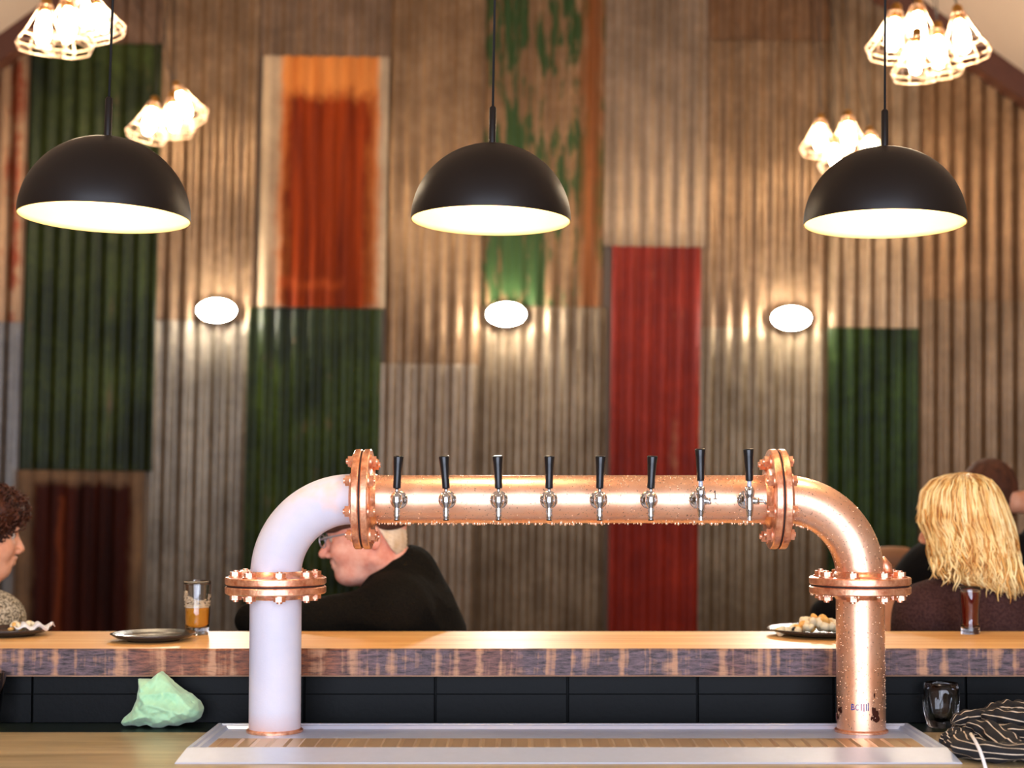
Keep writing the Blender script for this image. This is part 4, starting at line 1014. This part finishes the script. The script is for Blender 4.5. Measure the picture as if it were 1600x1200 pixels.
hnd = hand_items(haL, (0.25, 1.0, -0.15), (0, 0, 1), 0.95, 0.5, -1)+hand_items(haR, (-0.5, -0.6, -0.5), (0, 0, 1), 0.9, 0.5, 1)
body = blend([(x[0], x[1]) if len(x) == 2 else x for x in it+arms+hnd+lg])
lo, hi = bounds([shL-0.08, elL-0.06, Cm+0.13, Cm-0.13, haL-np.array([0.2, 0.05, 0.05]), shR+0.08, chest+0.18, hip, np.array([hip[0]-0.55, DM, 0.05])], 0.07)
V, Fc = skin_mesh(body, lo, hi, 0.0046)
grow_m = MB().add(V, Fc); bm_o = grow_m.obj('body', M['skin_pink'], t); bm_o['label'] = 'ruddy skin'
eyes(p, Rm, bm_o)
sw = [(cap(pm(600, 893, 0.0), pm(622, 908, 0.02), 0.070, 0.092), 0), (cap(pm(628, 918, 0.02), chest, 0.10, 0.132), 0.05), (cap(shL, elL, 0.072, 0.056), 0.05), (cap(elL, haL+np.array([-0.005,0.005,0]), 0.056, 0.046), 0.03), (cap(shR, elR, 0.072, 0.056), 0.05), (cap(elR, haR+np.array([0.03,0,0]), 0.056, 0.042), 0.03),
      (cap(shL, shR, 0.078, 0.078), 0.05), (cap(chest, waist, 0.140, 0.145), 0.06), (cap(waist, hip+np.array([0,0,0.06]), 0.15, 0.165), 0.05)]
swf0 = blend(sw)
cutter = blend([(ell(Cm+np.array([-0.012, 0, -0.012]), (0.120, 0.105, 0.118)), 0), (cap(pm(586, 868), pm(556, 885), 0.068), 0.03)])
swf = lambda P: -smin(-(swf0(P)+0.0035*(np.abs(np.sin(P[:,0]*17+P[:,2]*34+np.sin(P[:,1]*20+P[:,0]*9)*1.4))-0.5)), cutter(P), 0.012)
V, Fc = skin_mesh(swf, *bounds([haL-0.05, shL-0.08, elL-0.06, shR+0.16, chest+0.2, hip-0.16, hip+0.18, pm(600, 850)], 0.06), 0.0055)
MB().add(V, Fc).obj('sweater', M['black_knit'], t)
tr = blend([(cap(hip, hip+np.array([0, 0, -0.02]), 0.15), 0)]+[(f, k) for f, k in legs(hip, (-1,0,0), 0.03, hip[2], None, None)[0]])
V, Fc = skin_mesh(lambda P: tr(P)-0.012, *bounds([hip+0.17, hip-0.17, np.array([hip[0]-0.6, DM-0.2, 0.03]), np.array([hip[0]-0.6, DM+0.25, 0.1])], 0.06), 0.009)
MB().add(V, Fc).obj('trousers', M['trousers'], t)
for s_ in shoes:
    f_ = blend(s_); g_ = lambda P, f_=f_: np.maximum(f_(P), 0.002-P[:,2]); V, Fc = skin_mesh(g_, (hip[0]-0.75, DM-0.35, -0.02), (hip[0]-0.3, DM+0.4, 0.16), 0.008); MB().add(V, Fc).obj('shoe', M['shoe'], t)
# short white hair round the back of the head
hf = blend([(ell(p(-0.012, 0, 0.014), (0.094, 0.080, 0.086), Rm), 0), (ell(p(-0.060, 0, -0.040), (0.038, 0.056, 0.042), Rm), 0.03)])
plane = lambda P, c, nrm: (P-c) @ np.array(nrm)
hairf = lambda P: np.maximum(np.maximum(hf(P)+0.0014*np.sin(P[:,2]*600+P[:,0]*300), plane(P, p(-0.052, 0, -0.0), -(-Rm[:,0]*0.9+Rm[:,2]*0.35))), plane(P, p(-0.06, 0, -0.092), -(Rm[:,2])))
V, Fc = skin_mesh(hairf, Cm-0.15, Cm+0.15, 0.004); MB().add(V, Fc).obj('hair', M['white_hair'], t)
capf = blend([(ell(p(-0.018, 0, 0.052), (0.112, 0.090, 0.044), Rm), 0), (ell(p(0.076, 0, 0.024), (0.046, 0.068, 0.011), Rm @ Ry_(math.radians(-8))), 0.012), (ell(p(-0.022, 0, 0.030), (0.106, 0.087, 0.016), Rm), 0.01), (ell(p(0.03, 0, 0.034), (0.070, 0.084, 0.020), Rm), 0.01), (ell(p(-0.066, 0, 0.016), (0.046, 0.076, 0.026), Rm), 0.02)])
V, Fc = skin_mesh(capf, Cm-0.16, Cm+0.17, 0.004); MB().add(V, Fc).obj('flat_cap', M['cap'], t)
gl = MB()
for s in (1, -1):
    gl.tube([p(0.106+0.002*math.cos(a), s*(0.031+0.023*math.cos(a)), -0.002+0.017*math.sin(a)) for a in np.linspace(0, 2*PI, 21)[:-1]], 0.0016, 6, closed=True)
    gl.tube([p(0.104, s*0.054, 0.004), p(0.088, s*0.076, 0.006), p(-0.005, s*0.084, 0.010), p(-0.018, s*0.086, 0.004)], 0.0024, 6)
gl.tube([p(0.108, 0.009, 0.002), p(0.112, 0, 0.004), p(0.108, -0.009, 0.002)], 0.0016, 6)
gl.obj('spectacles', M['frame_silver'], t)

# ---- the curly-haired person at the left edge
DCu = 4.02; pc = lambda px, py, d=0.0: W(px, py, DCu+d)
t = thing('person', 'person with dark curly hair and a speckled grey knit at the left edge, facing right', 'person', (pc(-60, 1000)[0], DCu, 0))
Rcu = Ry_(math.radians(6)) @ Rz(math.radians(22))           # faces right and a little away
Cc = pc(-33, 832)
neckb = pc(-52, 935, 0.0)
it, p = head_field(Cc, Rcu, nose=0.85, fat=0.95, neck_to=neckb)
shN, shF = pc(-58, 962, -0.13), pc(-60, 962, 0.17); elN, elF = pc(-20, 1095, -0.13), pc(-30, 1095, 0.2); haN, haF = pc(45, 1050, -0.06), pc(30, 1060, 0.12)
chest = pc(-72, 1010, 0.02); waist = pc(-85, 1110, 0.02); hip = pc(-92, 1205, 0.02)
arms = [(cap(neckb, chest, 0.07, 0.09), 0.04), (cap(shN, elN, 0.042, 0.034), 0.03), (cap(elN, haN, 0.033, 0.025), 0.02), (cap(shF, elF, 0.042, 0.034), 0.03), (cap(elF, haF, 0.033, 0.025), 0.02), (cap(shN, shF, 0.045), 0.05), (cap(chest, waist, 0.105, 0.10), 0.05), (cap(waist, hip, 0.10, 0.125), 0.05)]
hnd = hand_items(haN, (0.9, 0.3, 0.1), (0, 0, 1), 0.88, 0.5, 1)+hand_items(haF, (0.9, -0.3, 0.0), (0, 0, 1), 0.88, 0.5, -1)
lg, shoes = legs(hip, (1, 0.1, 0), 0.03, hip[2], None, None)
body = blend(it+arms+hnd+lg)
V, Fc = skin_mesh(body, *bounds([Cc+0.13, Cc-0.13, haN+np.array([0.2, 0, 0]), shF+0.06, shN-0.06, chest-0.15, hip, np.array([hip[0]+0.6, DCu, 0.05])], 0.07), 0.0048)
bo = MB().add(V, Fc).obj('body', M['skin_warm'], t); bo['label'] = 'warm skin'; eyes(p, Rcu, bo)
sw = [(cap(pc(-52, 925), chest, 0.078, 0.125), 0), (cap(shN, elN, 0.070, 0.055), 0.05), (cap(elN, haN-np.array([0.03,0,0]), 0.054, 0.040), 0.03), (cap(shF, elF, 0.07, 0.055), 0.05), (cap(elF, haF-np.array([0.03,0,0]), 0.054, 0.040), 0.03), (cap(shN, shF, 0.080), 0.05), (cap(chest, waist, 0.135, 0.13), 0.05), (cap(waist, hip+np.array([0,0,0.05]), 0.13, 0.15), 0.05),
      (ell(pc(-12, 975, -0.10), (0.085, 0.09, 0.085)), 0.05)]
swf = blend(sw); swf2 = lambda P: swf(P)+0.004*np.sin(P[:,0]*40+P[:,2]*30)
V, Fc = skin_mesh(swf2, *bounds([chest-0.2, chest+0.25, hip-0.17, haN+0.05, haF+0.05, shF+0.1, pc(-52, 890)], 0.06), 0.0058); MB().add(V, Fc).obj('cardigan', M['grey_knit'], t)
tr = blend([(cap(hip, hip+np.array([0, 0, -0.02]), 0.135), 0)]+[(f, k) for f, k in lg])
V, Fc = skin_mesh(lambda P: tr(P)-0.012, *bounds([hip+0.17, hip-0.17, np.array([hip[0]+0.65, DCu-0.2, 0.03]), np.array([hip[0]+0.6, DCu+0.3, 0.1])], 0.06), 0.009); MB().add(V, Fc).obj('trousers', M['trousers'], t)
for s_ in shoes:
    f_ = blend(s_); g_ = lambda P, f_=f_: np.maximum(f_(P), 0.002-P[:,2]); V, Fc = skin_mesh(g_, (hip[0]+0.3, DCu-0.35, -0.02), (hip[0]+0.78, DCu+0.45, 0.16), 0.008); MB().add(V, Fc).obj('shoe', M['shoe'], t)
m = MB()
hc = p(-0.026, 0, 0.040); base = blend([(ell(hc, (0.110, 0.102, 0.095), Rcu), 0), (ell(p(-0.075, 0, -0.045), (0.062, 0.085, 0.075), Rcu), 0.03), (ell(p(0.050, 0, 0.064), (0.060, 0.085, 0.045), Rcu), 0.03)])
face = lambda P: -(((P-p(0.060, 0, -0.045)) @ Rcu)/np.array([0.075, 0.11, 0.082]))
def basef(P):
    q_ = ((P-p(0.080, 0, -0.062)) @ Rcu)/np.array([0.070, 0.12, 0.076]); return np.maximum(base(P), (1-np.linalg.norm(q_, axis=1))*0.07)
V, Fc = skin_mesh(basef, Cc-0.2, Cc+0.2, 0.006); m.add(V, Fc)
idx_ = RNG.choice(len(V), 760, replace=False)
for i in idx_:
    c = V[i]; nrm = c-hc; nrm = nrm/np.linalg.norm(nrm); d = nrm*0.35+RNG.normal(0, 0.6, 3)+np.array([0, 0, -0.7]); d /= np.linalg.norm(d)
    a = np.cross(d, (0.3, 0.5, 0.8)); a /= np.linalg.norm(a); b = np.cross(d, a); r = RNG.uniform(0.005, 0.010); ph = RNG.uniform(0, 6)
    L = RNG.uniform(0.016, 0.034); m.tube([c+nrm*0.003+d*(s_-0.5)*L+r*(a*math.cos(ph+s_*11)+b*math.sin(ph+s_*11)) for s_ in np.linspace(0, 1, 13)], RNG.uniform(0.0018, 0.0032), 5)
m.obj('curly_hair', M['curly'], t)

# ---- the blonde person seen from behind at the right
DB = 3.96; pb = lambda px, py, d=0.0: W(px, py, DB+d)
t = thing('person', 'person with long wavy blonde hair and plum brown knit seen from behind', 'person', (pb(1520, 1000)[0], DB, 0))
Rb = Ry_(math.radians(-8)) @ Rz(math.radians(148))           # faces left and away from the bar
Cb = pb(1503, 815)
neckb = pb(1530, 925, 0.0)
it, p = head_field(Cb, Rb, nose=0.9, fat=0.92, neck_to=neckb)
shN, shF = pb(1448, 970, -0.02), pb(1655, 975, 0.04)
elN, elF = pb(1400, 1090, 0.06), pb(1700, 1110, 0.1); haN, haF = pb(1386, 985, 0.10), pb(1640, 1080, 0.26)
chest = pb(1545, 1010, 0.0); waist = pb(1550, 1110, 0.0); hip = pb(1552, 1205, 0.0)
arms = [(cap(neckb, chest, 0.06, 0.09), 0.04), (cap(shN, elN, 0.042, 0.034), 0.03), (cap(elN, haN, 0.033, 0.025), 0.02), (cap(shF, elF, 0.042, 0.034), 0.03), (cap(elF, haF, 0.033, 0.025), 0.02), (cap(shN, shF, 0.045), 0.05), (cap(chest, waist, 0.105, 0.10), 0.05), (cap(waist, hip, 0.10, 0.125), 0.05)]
hnd = hand_items(haN, (0.08, 0.0, 1.0), (0.8, 1, 0), 0.85, 0.6, 1)+hand_items(haF, (-0.6, 0.6, 0.1), (0, 0, 1), 0.85, 0.5, -1)
lg, shoes = legs(hip, (-0.5, 0.85, 0), 0.02, hip[2], None, None)
body = blend(it+arms+hnd+lg)
V, Fc = skin_mesh(body, *bounds([Cb+0.13, Cb-0.13, haN-0.04, haN+np.array([0,0.1,0.2]), shF+0.06, haF+0.1, chest-0.13, hip-0.15, np.array([hip[0]-0.5, DB+0.6, 0.05])], 0.07), 0.005)
bo = MB().add(V, Fc).obj('body', M['skin_warm'], t); bo['label'] = 'fair skin'; eyes(p, Rb, bo)
sw = [(cap(pb(1530, 935), chest, 0.085, 0.125), 0), (cap(shN, elN, 0.074, 0.056), 0.05), (cap(elN, haN+np.array([0,0,-0.04]), 0.052, 0.036), 0.03), (cap(shF, elF, 0.074, 0.056), 0.05), (cap(elF, haF, 0.052, 0.038), 0.03), (cap(pb(1480, 955, 0), pb(1600, 955, 0.02), 0.088), 0.06), (cap(shN, shF, 0.078), 0.05), (cap(chest, waist, 0.14, 0.13), 0.05), (cap(waist, hip+np.array([0,0,0.05]), 0.13, 0.15), 0.05)]
swf = blend(sw); swf2 = lambda P: swf(P)+0.003*np.sin(P[:,0]*30+P[:,2]*22)
V, Fc = skin_mesh(swf2, *bounds([shN-0.12, chest+0.25, hip-0.17, haF+0.06, haN-0.05, shF+0.12, elF+0.1], 0.06), 0.0058); MB().add(V, Fc).obj('knit_top', M['plum_knit'], t)
tr = blend([(cap(hip, hip+np.array([0, 0, -0.02]), 0.135), 0)]+[(f, k) for f, k in lg])
V, Fc = skin_mesh(lambda P: tr(P)-0.012, *bounds([hip+0.17, hip-0.17, np.array([hip[0]-0.5, DB+0.6, 0.03])], 0.08), 0.009); MB().add(V, Fc).obj('trousers', M['trousers'], t)
for s_ in shoes:
    f_ = blend(s_); g_ = lambda P, f_=f_: np.maximum(f_(P), 0.002-P[:,2]); V, Fc = skin_mesh(g_, (hip[0]-0.6, DB+0.1, -0.02), (hip[0]+0.2, DB+0.75, 0.16), 0.008); MB().add(V, Fc).obj('shoe', M['shoe'], t)
# long wavy hair: silhouette envelope by height (left px, right px), then locks laid over it
env = [(738, 1499, 1515), (742, 1478, 1530), (750, 1458, 1546), (768, 1443, 1560), (790, 1439, 1570), (815, 1438, 1579), (840, 1449, 1585), (860, 1452, 1588), (885, 1457, 1591), (905, 1462, 1592), (925, 1500, 1594)]
ey = np.array([e_[0] for e_ in env]); el_ = np.array([e_[1] for e_ in env]); er = np.array([e_[2] for e_ in env])
def env_pt(a, py, k=1.0):
    L_, R_ = np.interp(py, ey, el_), np.interp(py, ey, er); c = pb((L_+R_)/2, py); rx = (R_-L_)/2*DB/F
    dep = min(0.112, rx*1.35)*(1 if math.sin(a) < 0 else 0.85); dep = max(dep, min(rx, 0.07))
    return c+np.array([rx*k*math.cos(a), dep*k*math.sin(a)+0.005, 0])
m = MB(); n = 44; rows = np.concatenate([np.linspace(738, 760, 9), np.linspace(766, 915, 22)]); V = []
for py in rows:
    for i in range(n):
        a = 2*PI*i/n; V.append(env_pt(a, py, 0.95+0.012*math.sin(9*a+py*0.05)))
Fc = [(j*n+i, (j+1)*n+i, (j+1)*n+(i+1) % n, j*n+(i+1) % n) for j in range(len(rows)-1) for i in range(n)
      if not (math.sin(2*PI*(i+0.5)/n) > -0.25 and 2*PI*(i+0.5)/n > 1.9 and 2*PI*(i+0.5)/n < 3.25 and rows[j] > 808)]
Fc += [tuple(range(n))[::-1]]
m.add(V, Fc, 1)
for i in range(760):
    a0 = RNG.uniform(0, 2*PI) if i % 3 else RNG.uniform(PI, 2*PI); y0_ = RNG.uniform(740, 770) if i % 4 else RNG.uniform(770, 860)
    rightness = 0.5+0.5*math.cos(a0); y1_ = 893+rightness*40+RNG.uniform(-14, 12)
    if math.sin(a0) > -0.2 and 1.9 < a0 < 3.2: y1_ = RNG.uniform(790, 822)
    ph = RNG.uniform(0, 6); fr = RNG.uniform(0.055, 0.10); amp = RNG.uniform(0.06, 0.17); k0 = RNG.uniform(0.96, 1.035); pts = []; rad = []; n_ = 26
    a00 = a0+RNG.uniform(-0.35, 0.35)
    for s_ in np.linspace(0, 1, n_):
        py = y0_+(y1_-y0_)*s_; wv = max(0, s_-0.12)**1.2*amp*math.sin(ph+py*fr); a = a00*(1-s_)+a0*s_+wv*1.6
        lo_ = max(0, s_-0.8)/0.2
        pts.append(env_pt(a, py, k0+0.6*wv*math.cos(ph)+0.10*lo_*RNG.uniform(0.9, 1.0)*(0.5 if i % 2 else -0.2))); rad.append(max(0.0006, 0.0029*(math.sin(PI*min(0.97, 0.12+s_*0.86))**0.6)*(1.0-0.35*s_)))
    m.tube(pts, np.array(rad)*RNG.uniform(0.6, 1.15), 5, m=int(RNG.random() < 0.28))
# the ends that curl out over the shoulder
for i in range(110):
    x0 = RNG.uniform(1540, 1592) if i % 3 else RNG.uniform(1455, 1540); xr = x0 > 1540
    c = pb(x0, RNG.uniform(860, 890), RNG.uniform(-0.10, -0.065)); L_ = RNG.uniform(40, 62) if xr else RNG.uniform(22, 36); ph = RNG.uniform(0, 6); dr = RNG.uniform(-6, 12)
    pts = [c+np.array([((dr*s_+5*math.sin(ph+s_*5)*s_)*DB/F), -0.012*math.sin(s_*PI)-0.012*s_, -L_*s_*DB/F]) for s_ in np.linspace(0, 1, 18)]
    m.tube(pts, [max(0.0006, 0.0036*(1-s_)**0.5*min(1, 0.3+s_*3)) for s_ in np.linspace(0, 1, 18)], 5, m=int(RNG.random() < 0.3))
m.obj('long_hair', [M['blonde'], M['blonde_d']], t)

# ---- the man behind her, hand behind his neck
DH = 4.95; ph_ = lambda px, py, d=0.0: W(px, py, DH+d)
t = thing('person', 'person with cropped brown hair in black, behind the blonde person, one arm raised', 'person', (ph_(1545, 1000)[0], DH, 0))
Rh = Rz(math.radians(100)) @ np.eye(3)
Ch = ph_(1544, 776); neckb = ph_(1540, 868, 0.0)
it, p = head_field(Ch, Rh, neck_to=neckb)
shN, shF = ph_(1458, 895, 0.0), ph_(1625, 888, 0.0)
elN, haN = ph_(1395, 930, 0.10), ph_(1292, 960, -0.10)
elF, haF = ph_(1640, 782, -0.03), ph_(1588, 786, -0.09)
chest = ph_(1540, 935, 0.0); waist = ph_(1540, 1030); hip = ph_(1540, 1120)
arms = [(cap(neckb, chest, 0.07, 0.12), 0.04), (cap(shN, elN, 0.048, 0.038), 0.03), (cap(elN, haN, 0.037, 0.028), 0.02), (cap(shF, elF, 0.052, 0.045), 0.03), (cap(elF, haF, 0.048, 0.032), 0.02), (cap(shN, shF, 0.055), 0.05), (cap(chest, waist, 0.13, 0.12), 0.05), (cap(waist, hip, 0.12, 0.14), 0.05)]
hnd = hand_items(haN, (0.4, 1, -0.2), (0, 0, 1), 0.95, 0.5, 1)+hand_items(haF, (-1, 0.1, 0.05), (0, -1, 0), 0.9, 0.4, 1)
lg, shoes = legs(hip, (-0.2, 1, 0), 0.05, hip[2], None, None)
body = blend(it+arms+hnd+lg)
V, Fc = skin_mesh(body, *bounds([Ch+0.13, Ch-0.13, haN-0.15, shF+0.06, elF+0.05, chest-0.15, hip-0.15, np.array([hip[0]-0.3, DH+0.6, 0.05])], 0.07), 0.006)
bo = MB().add(V, Fc).obj('body', M['skin_warm'], t); eyes(p, Rh, bo)
sw = [(cap(ph_(1540, 865), chest, 0.085, 0.15), 0), (cap(shN, elN, 0.082, 0.062), 0.05), (cap(elN, haN, 0.062, 0.052), 0.03), (cap(shF, shF*0.55+elF*0.45, 0.085, 0.062), 0.05), (cap(shN, shF, 0.092), 0.06), (cap(chest, waist, 0.165, 0.15), 0.05), (cap(waist, hip+np.array([0,0,0.05]), 0.15, 0.165), 0.05)]
swf = blend(sw); V, Fc = skin_mesh(swf, *bounds([haN-0.06, shF+0.13, chest+0.18, hip-0.18, chest-0.2, elN+0.1], 0.06), 0.007); MB().add(V, Fc).obj('shirt', M['black_cloth'], t)
tr = blend([(cap(hip, hip+np.array([0, 0, -0.02]), 0.15), 0)]+[(f, k) for f, k in lg])
V, Fc = skin_mesh(lambda P: tr(P)-0.012, *bounds([hip+0.18, hip-0.18, np.array([hip[0]-0.3, DH+0.6, 0.03])], 0.08), 0.010); MB().add(V, Fc).obj('trousers', M['trousers'], t)
for s_ in shoes:
    f_ = blend(s_); g_ = lambda P, f_=f_: np.maximum(f_(P), 0.002-P[:,2]); V, Fc = skin_mesh(g_, (hip[0]-0.5, DH+0.1, -0.02), (hip[0]+0.4, DH+0.8, 0.16), 0.009); MB().add(V, Fc).obj('shoe', M['shoe'], t)
hb_ = blend([(ell(p(-0.012, 0, 0.026), (0.104, 0.083, 0.096), Rh), 0), (ell(p(-0.07, 0, -0.03), (0.04, 0.06, 0.05), Rh), 0.03)])
hf2 = lambda P: np.maximum(np.maximum(hb_(P)+0.002*np.sin(P[:,0]*420)*np.sin(P[:,2]*260+P[:,0]*90), plane(P, p(0.065, 0, 0.03), Rh[:,0]*0.95-Rh[:,2]*0.35)), plane(P, p(-0.05, 0, -0.085), -Rh[:,2]))
bald = ell(p(-0.040, 0.0, 0.112), (0.034, 0.026, 0.022), Rh)
V, Fc = skin_mesh(hf2, Ch-0.16, Ch+0.16, 0.005); MB().add(V, Fc).obj('hair', M['brown_hair'], t)

# ---- tan leather chair between the right pipe and the blonde person
DL = 5.6; c = W(1402, 900, DL); 
t = thing('leather_chair', 'tan leather chair back between the right copper elbow and the blonde person', 'chair', (c[0], DL, 0))
zt = W(1402, 857, DL)[2]; hw = 0.135
bk = blend([(ell((c[0]-0.03, DL, zt-0.16), (0.16, 0.045, 0.165)), 0), (cap((c[0]+0.03, DL, zt-0.035), (c[0]-0.1, DL, zt-0.05), 0.035), 0.03), (ell((c[0]-0.03, DL, zt-0.30), (0.15, 0.05, 0.12)), 0.05)])
V, Fc = skin_mesh(bk, (c[0]-0.3, DL-0.15, zt-0.5), (c[0]+0.25, DL+0.15, zt+0.05), 0.008); MB().add(V, Fc).obj('backrest', M['leather_tan'], t)
MB().box((c[0]-0.22, DL-0.02, zt-0.48), (c[0]+0.18, DL+0.4, zt-0.38)).obj('seat', M['leather_tan'], t, bevel=0.02, smooth=False)
for sx in (-0.19, 0.15):
    for sy in (0.02, 0.36): MB().tube([(c[0]+sx, DL+sy, zt-0.47), (c[0]+sx*1.15, DL+sy, 0.0)], 0.014, 10).obj('leg', M['brown_beam'], t)

for o in bpy.data.objects:
    if '_o' in o: del o['_o']
